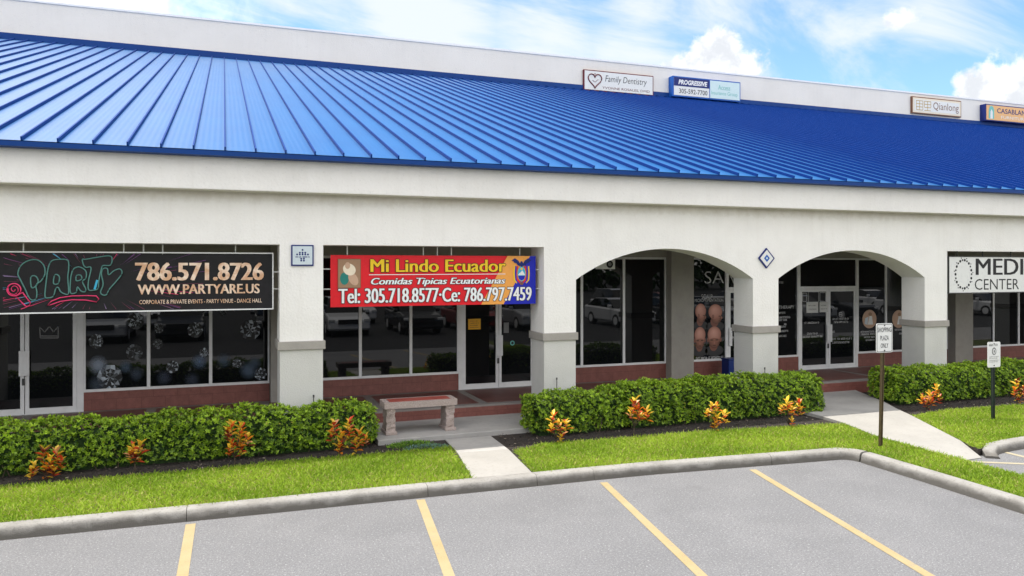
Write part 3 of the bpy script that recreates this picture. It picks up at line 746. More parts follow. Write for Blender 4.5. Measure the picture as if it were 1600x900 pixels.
# third shop: lettering and a print of four shaved heads
def wtext(body, m, u0, vt, vb, u1, parent, **k):
    x0, zt = wp(u0, vt); _, zb = wp(u0, vb); x1, _ = wp(u1, vb); return text(body, m, parent, x0, x1, zb, zt, GY, **k)
wtext('SA', 'decal', 1101, 424, 443, 1131, w3b[0], off=-.012)
wtext('SCALP', 'decal', 1096, 460, 467, 1113, w3b[0]); wtext('MICROPIGMENTATION', 'decal', 1085.5, 467, 472, 1130, w3b[0])
mb = MB(); glyphs(mb, wp(1085.5, 0)[0], wp(1130, 0)[0], wp(1100, 561)[1], wp(1100, 557.5)[1], GY, seed=4); mb.build('small_print', 'decal', w3b[0])
wtext('N', 'decal', 1138, 424, 443, 1147, d3, off=-.012); wtext('P', 'decal', 1141.5, 525, 532, 1146, d3, off=.02)
def head(u, v, ru, rv, parent, turn, down, y):
    """printed portrait of a shaved head: skull, face, ear and shoulders"""
    x, z = wp(u, v); rx = wp(u + ru, v)[0] - x; rz = wp(u, v - rv)[1] - z
    V = []; F = []; T = []
    def blob(cx, cz, ax, az, c0, c1, yy, lx=0.0, lz=.4, n=26):
        b = len(V); V.append((cx + lx * ax, yy, cz + lz * az)); T.append(c0 + (1,)); prev = None
        for q in (.4, .7, .9, 1.0):
            bb = len(V)
            for i in range(n):
                a = 6.283 * i / n; V.append((cx + lx * ax * (1 - q) + q * ax * math.cos(a), yy, cz + lz * az * (1 - q) + q * az * math.sin(a)))
                T.append(tuple(p_ * (1 - q ** 1.6) + r_ * q ** 1.6 for p_, r_ in zip(c0, c1)) + (1,))
            for i in range(n):
                j = (i + 1) % n
                if prev is None: F.append((b, bb + i, bb + j, bb + j))
                else: F.append((prev + i, bb + i, bb + j, prev + j))
            prev = bb
    sk = (.42, .20, .13); skd = (.20, .075, .05); dk = (.05, .02, .015)
    blob(x, z - rz * 1.18, rx * 1.25, rz * .5, (.03, .03, .032), (.02, .02, .022), y, 0, 0)
    blob(x - rx * .1, z - rz * .72, rx * .55, rz * .5, skd, skd, y - .0005)
    top = (.66, .35, .27)
    if turn == 0:
        for sgn in (-1, 1): blob(x + sgn * rx * .84, z - rz * .22, rx * .16, rz * .2, skd, skd, y - .0006)
        blob(x, z - rz * .36, rx * .74, rz * .62, (.30, .125, .08), (.10, .035, .022), y - .001, 0, -.1)
        blob(x, z + rz * .26, rx * .9, rz * .72, top, (.34, .13, .09), y - .0016, -.1, .35)
        blob(x, z - rz * .28, rx * .72, rz * .22, (.33, .14, .09), (.25, .10, .065), y - .0020)
        for sgn in (-1, 1): blob(x + sgn * rx * .34, z - rz * .24, rx * .24, rz * .065, dk, (.16, .06, .04), y - .0026)
        blob(x, z - rz * .46, rx * .14, rz * .2, (.40, .18, .12), (.24, .09, .06), y - .0026, 0, -.3)
        blob(x, z - rz * .72, rx * .24, rz * .045, dk, (.12, .04, .03), y - .0026)
    else:
        blob(x + rx * .12, z - rz * .34, rx * .70, rz * .60, (.33, .145, .09), (.12, .045, .03), y - .001, .2, 0)
        blob(x + rx * .80, z - rz * .36, rx * .17, rz * .16, (.36, .16, .1), (.22, .085, .055), y - .0008)
        blob(x, z + rz * .24, rx * .92, rz * .74, top, (.34, .13, .09), y - .0016, -.2, .35)
        blob(x + rx * .60, z - rz * .20, rx * .2, rz * .055, dk, (.18, .07, .045), y - .0022)
        blob(x - rx * .32, z - rz * .22, rx * .15, rz * .19, (.34, .15, .1), (.13, .05, .035), y - .0022)
        blob(x + rx * .58, z - rz * .66, rx * .2, rz * .045, dk, (.14, .05, .035), y - .0022)
    F2 = [f if f[2] != f[3] else f[:3] for f in F]
    me = bpy.data.meshes.new('portrait_print'); me.from_pydata(V, [], F2); me.materials.append(M['print'])
    a = me.color_attributes.new('tint', 'FLOAT_COLOR', 'POINT'); a.data.foreach_set('color', np.array(T, np.float32).ravel())
    o_ = bpy.data.objects.new('portrait_print', me); COL.objects.link(o_); o_.parent = parent
head(1094.5, 490, 9.0, 16, w3b[0], 1, 0, GY - .001); head(1117.5, 491, 11.5, 16, w3b[0], 1, 0, GY - .001)
head(1093.5, 528, 9.5, 17.5, w3b[0], 0, 0, GY - .001); head(1116, 527, 11.5, 17.5, w3b[0], 0, 0, GY - .001)
# therapy shop: small print
wtext('THERAPY', 'decal', 1217, 477.5, 482.5, 1241, w4[0])
mb = MB(); rr = random.Random(3)
for v0, a, b in ((440, 1217, 1223.5), (487.5, 1217, 1227), (494.5, 1217, 1235.5), (498.5, 1217, 1230), (505, 1225, 1228.5), (509, 1217, 1228), (516, 1217, 1232), (523.5, 1217, 1229)):
    glyphs(mb, wp(a, 0)[0], wp(b, 0)[0], wp(a, v0 + 3)[1], wp(a, v0)[1], GY, seed=int(v0))
mb.build('small_print', 'decal', w4[0])
mb = MB()
for v0, a, b in ((503, 1257, 1281), (520, 1260, 1278), (525, 1254, 1285)): glyphs(mb, wp(a, 0)[0], wp(b, 0)[0], wp(a, v0 + 3)[1], wp(a, v0)[1], GY, seed=int(v0))
mb.build('small_print', 'decal', d4a)
mb = MB()
for v0, a, b in ((497, 1301, 1326), (502, 1303, 1325), (517, 1300, 1305), (528.5, 1297, 1331), (534, 1301, 1327)): glyphs(mb, wp(a, 0)[0], wp(b, 0)[0], wp(a, v0 + 3)[1], wp(a, v0)[1], GY, seed=int(v0))
wl(mb, [(1311, 488.5), (1315.5, 488.5), (1315.5, 494), (1311, 494), (1311, 488.5)], .012); wl(mb, [(1311, 491), (1315.5, 491)], .012)
mb.build('small_print', 'decal', d4b)
def oval(u, v, ru, rv, parent, cols, seed):
    x, z = wp(u, v); rx = wp(u + ru, v)[0] - x; rz = wp(u, v - rv)[1] - z; r = random.Random(seed)
    mb = MB(); mb.disc(x, z, rx, rz, GY, 0, 28)
    y = GY - .001
    mb.disc(x + rx * .1, z + rz * .52, rx * .25, rz * .2, y, 2); mb.poly([(x - rx * .25, y, z - rz * .6), (x + rx * .5, y, z - rz * .6), (x + rx * .35, y, z + rz * .3), (x - .0, y, z + rz * .35)], 1)
    mb.poly([(x - rx * .7, y, z - rz * .5), (x - rx * .3, y, z - rz * .62), (x - rx * .15, y, z + rz * .25), (x - rx * .6, y, z + rz * .1)], 3)
    mb.build('picture_print', cols, parent)
oval(1358.5, 498.5, 11, 14.5, w5[0], ['lighttan', 'offwhite', 'tan', 'silver'], 1); oval(1404, 498.5, 10, 14, w5[1], ['lighttan', 'offwhite', 'tan', 'lighttan'], 2)
mb = MB()
for v0, a, b in ((517, 1345, 1366), (521, 1346, 1372), (525.5, 1350, 1367), (530, 1352, 1366)): glyphs(mb, wp(a, 0)[0], wp(b, 0)[0], wp(a, v0 + 2.6)[1], wp(a, v0)[1], GY, seed=int(v0))
mb.build('small_print', 'decal', w5[0])
mb = MB()
for v0, a, b in ((514, 1398, 1411), (520, 1404, 1412)): glyphs(mb, wp(a, 0)[0], wp(b, 0)[0], wp(a, v0 + 2.6)[1], wp(a, v0)[1], GY, seed=int(v0))
mb.build('small_print', 'decal', w5[1])

# ---- notices stuck on doors
def notice(u0, v0, u1, v1, m, label, lines=3, seed=1, ink='black', yo=0.0):
    x0, z1 = at(u0, v0, WY - .012); x1, z0 = at(u1, v1, WY - .012)
    t = thing('notice', label, 'notice', ((x0 + x1) / 2, WY - .012 - yo, z0))
    w = (x1 - x0) / 2; h = z1 - z0
    mb = MB(); mb.box(-w, w, -.003, .001, 0, h); mb.build('sheet', m, t)
    mb = MB()
    for k in range(lines): zc = h * (1 - (k + 1) / (lines + 1)); glyphs(mb, -w * .7, w * .7 * (1 if k % 2 else .8), zc - h * .04, zc + h * .04, -.0045, seed=seed + k)
    mb.build('print', ink, t); return t
notice(731.5, 498.5, 751, 514.5, 'noticeyellow', 'yellow paper notice taped to the glass door under the red banner', 4, 11, 'brown')
notice(1260, 472, 1278.5, 488.5, 'paper', 'white paper notice on the left leaf of the arched doorway', 2, 21)
notice(1279.5, 472, 1293, 487.5, 'paper', 'white paper notice nearest the meeting edge of the arched doorway', 2, 31, yo=.022)
mb = MB()
for a, b, c, d in ((1254, 458, 1260, 471), (1263, 456, 1279, 472), (1281, 457, 1290, 471)):
    wl(mb, [(a, c and b), (c, b), (c, d), (a, d), (a, b)], .014)
mb.build('sticker_frames', 'decal', d4a)
mb = MB(); x, z = wp(800.5, 536); mb.disc(x, z, .055, .055, GY, 0, 20); mb.disc(x, z, .03, .03, GY - .0015, 1, 16); mb.build('round_sticker', ['mint', 'black'], d2b)
mb = MB(); x, z = wp(791, 513); mb.box(x - .06, x + .06, GY - .002, GY, z - .10, z + .13); mb.build('sticker', 'dimdecal', d2b)

# ------------------------------------------------------------------ banners and signs
def rods(root, Y, verts, hors):
    for u, v0 in verts:
        x, z = at(u, v0, Y); mb = MB(); mb.tube([(x - root.location.x, .03, z - root.location.z - .04), (x - root.location.x, .03, 3.56 - root.location.z)], .011, 8); mb.build('hanger_rod', 'steel', root, True)
    for u0, u1, v in hors:
        x0, z = at(u0, v, Y); x1, _ = at(u1, v, Y); mb = MB(); mb.tube([(x0 - root.location.x, .03, z - root.location.z), (x1 - root.location.x, .03, z - root.location.z)], .011, 8); mb.build('hanger_rod', 'steel', root, True)

# -- party banner
PY = .24
(xa, zt), (xb, zb) = at(-3, 394, PY), at(425.5, 483.5, PY); _, zt2 = at(424, 397, PY); zt = (zt + zt2) / 2; zb = (at(0, 487, PY)[1] + zb) / 2
t = thing('banner', 'black party hall banner with neon lettering and a phone number', 'banner', (xa, PY, zb))
w_, h_ = xb - xa, zt - zb
mb = MB(); nx = 40
for i in range(nx + 1):
    x = w_ * i / nx; yy = .006 * math.sin(i * .9) + .004 * math.sin(i * 2.3)
    mb.v += [(x, .012 + yy * .5, 0), (x, .012 + yy, h_)]
for i in range(nx): mb.f.append((2 * i, 2 * i + 2, 2 * i + 3, 2 * i + 1)); mb.m.append(0)
blk = mat('black_banner_cloth', (.011, .011, .012), .55, spec=.25, noise=[(3, (.017, .015, .018), .45, .7)], bump=(3.5, .5, 3))
mb.build('cloth', blk, t, True)
mb = MB(); mb.box(0, w_, .0, .024, h_, h_ + .02); mb.box(0, w_, .0, .024, -.02, 0); mb.box(-.02, 0, .0, .024, -.02, h_ + .02); mb.box(w_, w_ + .02, .0, .024, -.02, h_ + .02)
mb.build('frame', 'alu', t)
B = Board(t, PY, -.0025)
def q8(x, y): return x / 3.721, 385 + y / 3.721
# streaks of light bursting from the middle
mb = MB(); rs = random.Random(5)
for i in range(170):
    cx, cy = 560, 215; a = rs.uniform(0, 6.283); r0 = rs.uniform(170, 420); r1 = r0 + rs.uniform(60, 260)
    x0, y0, x1, y1 = cx + r0 * 1.5 * math.cos(a), cy + r0 * .62 * math.sin(a), cx + r1 * 1.5 * math.cos(a), cy + r1 * .62 * math.sin(a)
    def inside(x, y): return 12 < x < 1200 and 40 < y < 366
    if not (inside(x0, y0) and inside(x1, y1)): 
        # shorten to stay on the cloth
        for s_ in np.linspace(1, 0, 16):
            xx, yy = x0 + (x1 - x0) * s_, y0 + (y1 - y0) * s_
            if inside(xx, yy): x1, y1 = xx, yy; break
        else: continue
        if not inside(x0, y0): continue
    if 700 < x0 < 1200 and rs.random() < .55: continue
    c = rs.choices((0, 1, 2, 3, 4), (46, 26, 14, 8, 3))[0]
    p0, p1 = B.p(*q8(x0, y0)), B.p(*q8(x1, y1)); dx, dz = p1[0] - p0[0], p1[1] - p0[1]; l = math.hypot(dx, dz)
    if l < .04: continue
    w = rs.uniform(.002, .0055); nx_, nz_ = -dz / l * w, dx / l * w
    mb.poly([(p0[0], -.002, p0[1]), (p1[0] - nx_, -.002, p1[1] - nz_), (p1[0] + nx_, -.002, p1[1] + nz_)], c)
mb.build('light_streaks', ['dimpink', 'purple', 'violet', 'pink', 'cyan'], t)
def smooth_loop(pts, k=5):
    n = len(pts); o = []
    for i in range(n):
        p0, p1, p2, p3 = (Vector(pts[(i + j) % n]) for j in (-1, 0, 1, 2))
        for q in range(k):
            t_ = q / k; o.append(tuple(.5 * (2 * p1 + (p2 - p0) * t_ + (2 * p0 - 5 * p1 + 4 * p2 - p3) * t_ ** 2 + (3 * p1 - p0 - 3 * p2 + p3) * t_ ** 3)))
    return o
NEON = [[[(160, 85), (215, 78), (255, 110), (262, 160), (240, 200), (210, 225), (215, 265), (210, 305), (185, 312), (165, 290), (150, 255), (120, 195), (105, 160), (120, 115)], [(180, 180), (205, 172), (222, 195), (215, 225), (185, 240)]],
 [[(300, 85), (350, 75), (395, 82), (400, 130), (395, 180), (400, 265), (390, 280), (355, 265), (340, 240), (325, 245), (310, 290), (275, 300), (262, 285), (270, 200), (280, 130)], [(320, 165), (345, 175), (340, 215), (312, 215)]],
 [[(415, 165), (430, 130), (465, 120), (500, 145), (500, 185), (480, 205), (500, 250), (490, 265), (470, 258), (450, 235), (445, 265), (420, 275), (408, 260), (410, 200)], [(445, 170), (470, 168), (475, 190), (445, 200)]],
 [[(480, 75), (500, 75), (600, 58), (645, 58), (652, 85), (640, 110), (600, 112), (590, 130), (575, 200), (570, 245), (540, 255), (515, 250), (515, 200), (530, 125), (500, 122), (485, 105)]],
 [[(600, 130), (625, 130), (632, 165), (665, 140), (700, 132), (708, 160), (670, 210), (635, 250), (620, 280), (598, 282), (585, 265), (600, 220), (590, 160)]]]
for loops in NEON:
    mb = MB()
    # the black body of the letter hides the streaks behind it, the neon line runs round it
    mb.poly([(x, -.0032, z) for x, z in (B.p(*q8(a, b)) for a, b in smooth_loop(loops[0]))], 1)
    for lp in loops: mb.tube([(x, -.007, z) for x, z in (B.p(*q8(a, b)) for a, b in smooth_loop(lp))], .010, 6, closed=True)
    mb.build('neon_letter', ['teal', blk], t, True)
mb = MB(); sp = [B.p(*q8(82 + (6 + k * 1.25) * math.cos(k * .42), 250 + (6 + k * 1.25) * math.sin(k * .42))) for k in range(26)]
mb.tube([(x, -.008, z) for x, z in sp], .006, 6)
mb.tube([(x, -.008, z) for x, z in (B.p(*q8(82 + 40 * math.cos(k / 24 * 6.283), 252 + 36 * math.sin(k / 24 * 6.283))) for k in range(24))], .010, 6, closed=True)
mb.tube([(x, -.008, z) for x, z in (B.p(*q8(a, b)) for a, b in ((95, 293), (122, 272), (132, 268), (178, 328), (172, 345), (155, 350), (142, 340)))], .010, 6, closed=True)
mb.build('microphone_print', 'pink', t, True)
mb = MB(); mb.tube([(x, -.009, z) for x, z in (B.p(*q8(a, b)) for a, b in ((272, 345), (300, 318), (350, 298), (420, 288), (500, 286), (560, 288), (575, 305), (562, 323), (500, 312), (420, 310), (350, 320), (300, 338)))], .009, 6, closed=True)
mb.build('swoosh_print', 'pink', t, True)
mb = MB(); B.line(mb, [q8(550, 250), q8(566, 195)], .03, 2); mb.build('light_streak', 'cyan', t)
B.text('786.571.8726', 'gold', *q8(790, 93), q8(0, 200)[1], q8(1530, 0)[0], lay=2, off=.008, fat=.012)
B.text('WWW.PARTYARE.US', 'gold', *q8(803, 222), q8(0, 280)[1], q8(1508, 0)[0], lay=2, off=.004, fat=.006)
B.text('CORPORATE & PRIVATE EVENTS - PARTY VENUE - DANCE HALL', 'gold', *q8(810, 312), q8(0, 336)[1], q8(1522, 0)[0], lay=2, off=.008)
rods(t, PY, [(36, 392), (193, 393), (224, 393), (254, 394), (368, 395)], [(425.5, 441, 425), (425.5, 441, 451.5)])

# -- red restaurant banner
(xa, _), (xb, _) = at(516.5, 398, PY), at(837, 401, PY)
zt = (at(516, 398, PY)[1] + at(837, 400.5, PY)[1]) / 2; zb = (at(518, 480, PY)[1] + at(837, 474.5, PY)[1]) / 2
t = thing('banner', 'red restaurant banner with yellow lettering and an orange and blue corner', 'banner', (xa, PY, zb)); w_, h_ = xb - xa, zt - zb
mb = MB(); nx = 40
for i in range(nx + 1):
    x = w_ * i / nx; yy = .004 * math.sin(i * .8) + .003 * math.sin(i * 2.1)
    mb.v += [(x, .012 + yy * .5, 0), (x, .012 + yy, h_)]
for i in range(nx): mb.f.append((2 * i, 2 * i + 2, 2 * i + 3, 2 * i + 1)); mb.m.append(0)
mb.build('cloth', 'red', t, True)
B = Board(t, PY, -.0025)
def q7(x, y): return 510 + x / 4.776, 390 + y / 4.776
x_ = lambda px, py: B.p(*q7(px, py))
mb = MB(); a1, b1 = x_(1352, 45)[0], x_(1155, 400)[0]; c1, d1_ = x_(1520, 45)[0], x_(1322, 400)[0]
mid = x_(1270, 190)[0]
mb.poly([(b1, .001, 0), (d1_, .001, 0), (c1, .001, h_), (a1, .001, h_), (mid, .001, h_ * .58)][::1], 0); mb.poly([(d1_, -.0005, 0), (w_, -.0005, 0), (w_, -.0005, h_), (c1, -.0005, h_)], 1)
mb.build('corner_stripes', ['orange', 'blue'], t)
def otext(body, m, x0, yt, yb, x1, fat, shear=0.0, grow=.012):
    u0, vt = q7(x0, yt); _, vb = q7(0, yb); u1, _ = q7(x1, 0)
    B.text(body, 'black', u0, vt, vb, u1, lay=1, off=0.0, shear=shear, fat=fat, grow=grow, name='lettering_outline'); B.text(body, m, u0, vt, vb, u1, lay=2, off=0.0, shear=shear, fat=fat)
otext('Mi Lindo Ecuador', 'byellow', 332, 72, 168, 1335, .010, grow=.011)
otext('Comidas Tipicas Ecuatorianas', 'white', 335, 212, 277, 1333, .007, .25, grow=.009)
otext('Tel: 305.718.8577\u00b7Ce: 786.797.7459', 'white', 93, 292, 402, 1528, .009, grow=.011)
mb = MB(); B.line(mb, [q7(318, 188), q7(1335, 182)], .012, 2); mb.build('rule', 'white', t)
# a plain picture in a dark frame
(x0, z1), (x1, z0) = x_(88, 72), x_(253, 283)
mb = MB(); mb.poly([(x0 - .008, -.003, z0 - .008), (x1 + .008, -.003, z0 - .008), (x1 + .008, -.003, z1 + .008), (x0 - .008, -.003, z1 + .008)], 0); mb.poly([(x0, -.0045, z0), (x1, -.0045, z0), (x1, -.0045, z1), (x0, -.0045, z1)], 1)
cx, cz, ww, hh = (x0 + x1) / 2, (z0 + z1) / 2, x1 - x0, z1 - z0
mb.disc(cx - ww * .22, cz - hh * .18, ww * .2, hh * .22, -.006, 2); mb.disc(cx + ww * .18, cz - hh * .2, ww * .2, hh * .24, -.007, 3, rot=.5); mb.disc(cx + ww * .0, cz + hh * .14, ww * .3, hh * .2, -.008, 4, rot=-.6); mb.disc(cx - ww * .08, cz + hh * .28, ww * .12, hh * .12, -.009, 3)
mb.build('picture', ['brown', 'tan', 'tealprint', 'lighttan', 'ivory'], t)
# coat of arms: shield between flags under a bird with spread wings
mb = MB(); ex, ez = x_(1455, 180); k = (x_(1530, 0)[0] - x_(1380, 0)[0]) / 150
E_ = lambda pts, y, mi: mb.poly([(ex + a * k, y, ez + b * k) for a, b in pts], mi)
for s_ in (-1, 1):
    for j, mi in ((0, 1), (1, 2), (2, 3)):
        o1 = 62 - j * 12
        pts = [(s_ * (o1 - 4), 55), (s_ * o1, 10), (s_ * (o1 - 4), -45), (s_ * (o1 - 26), -68), (s_ * (o1 - 30), -60), (s_ * (o1 - 14), -38), (s_ * (o1 - 11), 10), (s_ * (o1 - 14), 50)]
        E_(pts if s_ < 0 else pts[::-1], -.006 - .001 * j, mi)
    E_([(s_ * 6, 62), (s_ * 24, 92), (s_ * 50, 108), (s_ * 74, 92), (s_ * 60, 86), (s_ * 54, 76), (s_ * 40, 74), (s_ * 30, 60), (s_ * 14, 52)][::s_], -.010, 0)
mb.disc(ex, ez + 66 * k, 12 * k, 22 * k, -.0105, 0); mb.disc(ex, ez, 34 * k, 55 * k, -.010, 4); mb.disc(ex, ez, 29 * k, 49 * k, -.011, 5)
E_([(-26, -14), (26, -14), (20, -36), (0, -47), (-20, -36)][::-1][::-1], -.012, 2); E_([(-27, -10), (27, -10), (16, 8), (4, 24), (-6, 10), (-16, 4)], -.0125, 6); mb.disc(ex, ez + 34 * k, 8 * k, 8 * k, -.012, 1)
E_([(-16, -60), (16, -60), (10, -78), (-10, -78)][::-1][::-1], -.012, 7)
mb.build('coat_of_arms', ['navy', 'byellow', 'blue', 'red', 'goldvinyl', 'cyan', 'offwhite', 'brown'], t)
rods(t, PY, [(543, 396), (662, 398), (684, 398), (706, 398), (813, 400)], [(503.5, 517, 420.5), (503.5, 517, 452), (837, 852, 421.5), (837, 852, 451)])

# -- centre sign in the last opening
SY = .12
(xa, zt), (_, zb) = at(1483, 401.5, SY), at(1483, 457.5, SY); xb = 20.0
t = thing('shop_sign', 'white panel sign with black lettering and a ring of dots', 'sign', (xa, SY, zb)); w_, h_ = xb - .1 - xa, zt - zb
mb = MB(); mb.box(0, w_, 0, .06, 0, h_); mb.build('panel', 'offwhite', t)
mb = MB(); mb.box(-.02, w_ + .02, -.008, .07, -.02, 0); mb.box(-.02, w_ + .02, -.008, .07, h_, h_ + .02); mb.box(-.02, 0, -.008, .07, 0, h_); mb.build('frame', 'pipe', t)
B = Board(t, SY, -.003)
B.text('MEDI', 'black', 1525, 404, 429.5, 1598, lay=1, off=0.0, fat=.014); B.text('CENTER', 'black', 1523, 436, 453, 1592, lay=1, off=-.004)
mb = MB(); cx, cz = B.p(1505.5, 428.5); rx = B.p(1518, 428)[0] - cx; rz = .34
for i in range(22):
    a = 6.283 * i / 22; big = .032 if i % 2 else .024
    mb.disc(cx + rx * math.cos(a), cz + rz * math.sin(a), big, big, -.003, 0, 12)
    if i % 2 == 0: mb.disc(cx + rx * 1.16 * math.cos(a + .1), cz + rz * 1.16 * math.sin(a + .1), .015, .015, -.003, 0, 10)
mb.build('dot_ring', 'black', t)
for f in (.08, .3, .55, .8):
    mb = MB(); mb.tube([(w_ * f, .04, h_ + .01), (w_ * f, .04, 3.56 - zb)], .014, 8); mb.build('hanger_rod', 'pipe', t, True)

# -- plaques on the arcade wall
(xa, zt), (xb, zb) = at(455, 382.5, -.02), at(490, 415.5, -.02)
t = thing('address_plaque', 'square tile plaque with a diamond of dark dots on the pillar', 'plaque', ((xa + xb) / 2, -.001, zb)); w_ = (xb - xa) / 2; h_ = zt - zb
mb = MB(); mb.box(-w_, w_, -.03, 0, 0, h_); mb.build('frame', 'navy', t, bevel=.004)
mb = MB(); mb.box(-w_ + .022, w_ - .022, -.034, -.03, .022, h_ - .022); mb.build('tile', 'silver', t)
mb = MB(); c_ = h_ / 2
for j, nn in ((2, 1), (1, 3), (.35, 5), (-1.2, 2), (-1.9, 2)):
    for i in range(nn): mb.disc((i - (nn - 1) / 2) * .044, c_ + j * .046, .016, .016, -.036, 0, 8)
glyphs(mb, -w_ * .62, w_ * .62, c_ - .038, c_ - .012, -.036, seed=9)
mb.build('dot_pattern', 'navy', t)
x, z = at(1197.5, 403.5, -.02); rx = at(1210, 403, -.02)[0] - x; rz = at(1197, 387.5, -.02)[1] - z
t = thing('diamond_plaque', 'white diamond shaped plaque with a blue centre between the arches', 'plaque', (x, -.001, z))
D_ = lambda s_: [(0, -rz * s_), (rx * s_, 0), (0, rz * s_), (-rx * s_, 0)]
mb = MB(); mb.prism_y(D_(1), -.03, 0); mb.build('frame', 'navy', t)
mb = MB(); mb.prism_y(D_(.82), -.034, -.03); mb.build('tile', 'offwhite', t)
mb = MB(); mb.prism_y(D_(.36), -.037, -.034, 0); mb.prism_y(D_(.13), -.039, -.037, 1); mb.build('centre_mark', ['signblue', 'palegreen'], t)

# -- signs on the parapet
def roof_sign(u0, v0, u1, v1, label, depth, frame, face, fw, ze=None, zw=None, xe=None):
    Y = RY + .02 - depth; x0, zt = at(u0, v0, Y); _, zb = at(u0, v1, Y); x1 = at(u1, v0, Y)[0] if xe is None else xe
    if zw: zb, zt = zw
    t = thing('roof_sign', label, 'sign', (x0, Y, zb), 'shop signs along the parapet'); w, h = x1 - x0, zt - zb
    mb = MB(); mb.box(0, w, 0, depth, 0, h); mb.build('cabinet', frame, t, bevel=.01)
    mb = MB(); mb.box(fw, w - fw, -.012, 0, fw, h - fw); mb.build('face', face, t)
    return t, w, h
t, w_, h_ = roof_sign(912, 108, 1021, 140.5, 'white parapet sign with a dark red heart outline and script lettering', .12, 'darkred', 'offwhite', .05)
text('Family Dentistry', 'black', t, w_ * .30, w_ * .90, h_ * .40, h_ * .80, -.016, off=-.006, shear=.2)
text('YVONNE ROSALES, DMD', 'darkred', t, w_ * .26, w_ * .94, h_ * .12, h_ * .25, -.016)
mb = MB(); hp = []
for k in range(40):
    a = 6.283 * k / 40; hp.append((w_ * .155 + .0225 * 16 * math.sin(a) ** 3, -.02, h_ * .52 + .0235 * (13 * math.cos(a) - 5 * math.cos(2 * a) - 2 * math.cos(3 * a) - math.cos(4 * a))))
mb.tube(hp, .028, 6, closed=True); mb.tube([(w_ * .155 + .05 * math.cos(k / 12 * 6.283), -.02, h_ * .78 + .05 * math.sin(k / 12 * 6.283)) for k in range(12)], .012, 6, closed=True)
mb.tube([(w_ * .12, -.02, h_ * .5), (w_ * .155, -.02, h_ * .42), (w_ * .2, -.02, h_ * .56)], .012, 6)
mb.build('heart_emblem', 'darkred', t, True)
t, w_, h_ = roof_sign(1051, 118, 1157, 150, 'double parapet sign in a blue box with a navy half and a pale green half', .38, 'signblue', 'offwhite', .07)
mb = MB(); mb.box(.07, w_ * .53, -.016, -.012, h_ * .52, h_ - .06); mb.build('navy_panel', 'navy', t)
mb = MB(); mb.box(w_ * .54, w_ - .06, -.016, -.012, .07, h_ - .06); mb.build('green_panel', 'palegreen', t)
mb = MB(); mb.box(w_ * .53, w_ * .54, -.02, -.012, .03, h_ - .03); mb.build('divider', 'signblue', t)
text('PROGRESSIVE', 'white', t, w_ * .08, w_ * .50, h_ * .60, h_ * .84, -.02, off=.04, shear=.2); text('305-592-7700', 'black', t, w_ * .09, w_ * .50, h_ * .17, h_ * .40, -.016, off=.005)
text('Access', 'mint', t, w_ * .66, w_ * .84, h_ * .52, h_ * .76, -.02); text('Insurance Group', 'mint', t, w_ * .56, w_ * .95, h_ * .20, h_ * .44, -.02)
t, w_, h_ = roof_sign(1425, 150, 1502, 176.5, 'ivory parapet sign with gold square seals and curly brown lettering', .12, 'brown', 'ivory', .06)
mb = MB(); mb.box(.17, w_ - .17, -.016, -.012, .16, h_ - .16); mb.build('inner_panel', 'offwhite', t)
mb = MB(); r_ = random.Random(2)
for bx in (.06, .22):
    a, b, c, d = w_ * (bx + .02), w_ * (bx + .15), h_ * .24, h_ * .78; th = .035
    for k in range(4): zz = c + (d - c) * k / 3; mb.poly([(a, -.019, zz - th), (b, -.019, zz - th), (b, -.019, zz), (a, -.019, zz)])
    for k in range(3): xx = a + (b - a) * k / 2; z0_ = c + (d - c) * r_.choice((0, .33)); mb.poly([(xx - th / 2, -.020, z0_), (xx + th / 2, -.020, z0_), (xx + th / 2, -.020, d), (xx - th / 2, -.020, d)])
mb.build('seal_emblem', 'goldvinyl', t)
text('Qianlong', 'brown', t, w_ * .42, w_ * .94, h_ * .2, h_ * .76, -.02, off=-.004)
t, w_, h_ = roof_sign(1540, 162, 1600, 188, 'orange parapet sign with navy lettering and a teal arch mark', .38, 'navy', 'signorange', .06, xe=at(1618, 165, RY - .36)[0])
text('CASABLANCA', 'navy', t, w_ * .22, w_ * .96, h_ * .50, h_ * .80, -.016, off=.01); text('FURNITURE', 'offwhite', t, w_ * .30, w_ * .80, h_ * .18, h_ * .36, -.016)
mb = MB(); ax, az = w_ * .11, h_ * .45
mb.poly([(ax - .22, -.018, az - .32), (ax + .22, -.018, az - .32), (ax + .22, -.018, az + .15)] + [(ax + .22 * math.cos(a), -.018, az + .15 + .3 * math.sin(a)) for a in np.linspace(.2, 2.94, 9)] + [(ax - .22, -.018, az + .15)], 0)
mb.poly([(ax - .1, -.021, az - .32), (ax + .1, -.021, az - .32), (ax + .1, -.021, az + .1), (ax, -.021, az + .25), (ax - .1, -.021, az + .1)], 1)
mb.build('arch_mark', ['mint', 'offwhite'], t)

# -- small hanging sign behind the first arch
x0, zt = at(931, 405, 2.2); x1, zb = at(961, 420.5, 2.2)
t = thing('hanging_sign', 'small white hanging sign with a black round mark behind the first arch', 'sign', (x0, 2.2, zb)); w_, h_ = x1 - x0, zt - zb
mb = MB(); mb.box(0, w_, 0, .03, 0, h_); mb.build('panel', 'offwhite', t)
mb = MB(); mb.disc(w_ * .72, h_ * .5, .085, .085, -.003, 0, 20); mb.disc(w_ * .72, h_ * .5, .045, .045, -.006, 1, 16); mb.build('round_mark', ['black', 'dimdecal'], t)
for f in (.12, .88):
    mb = MB(); mb.tube([(w_ * f, .015, h_), (w_ * f, .015, 3.56 - zb)], .006, 6); mb.build('hanger_rod', 'pipe', t)

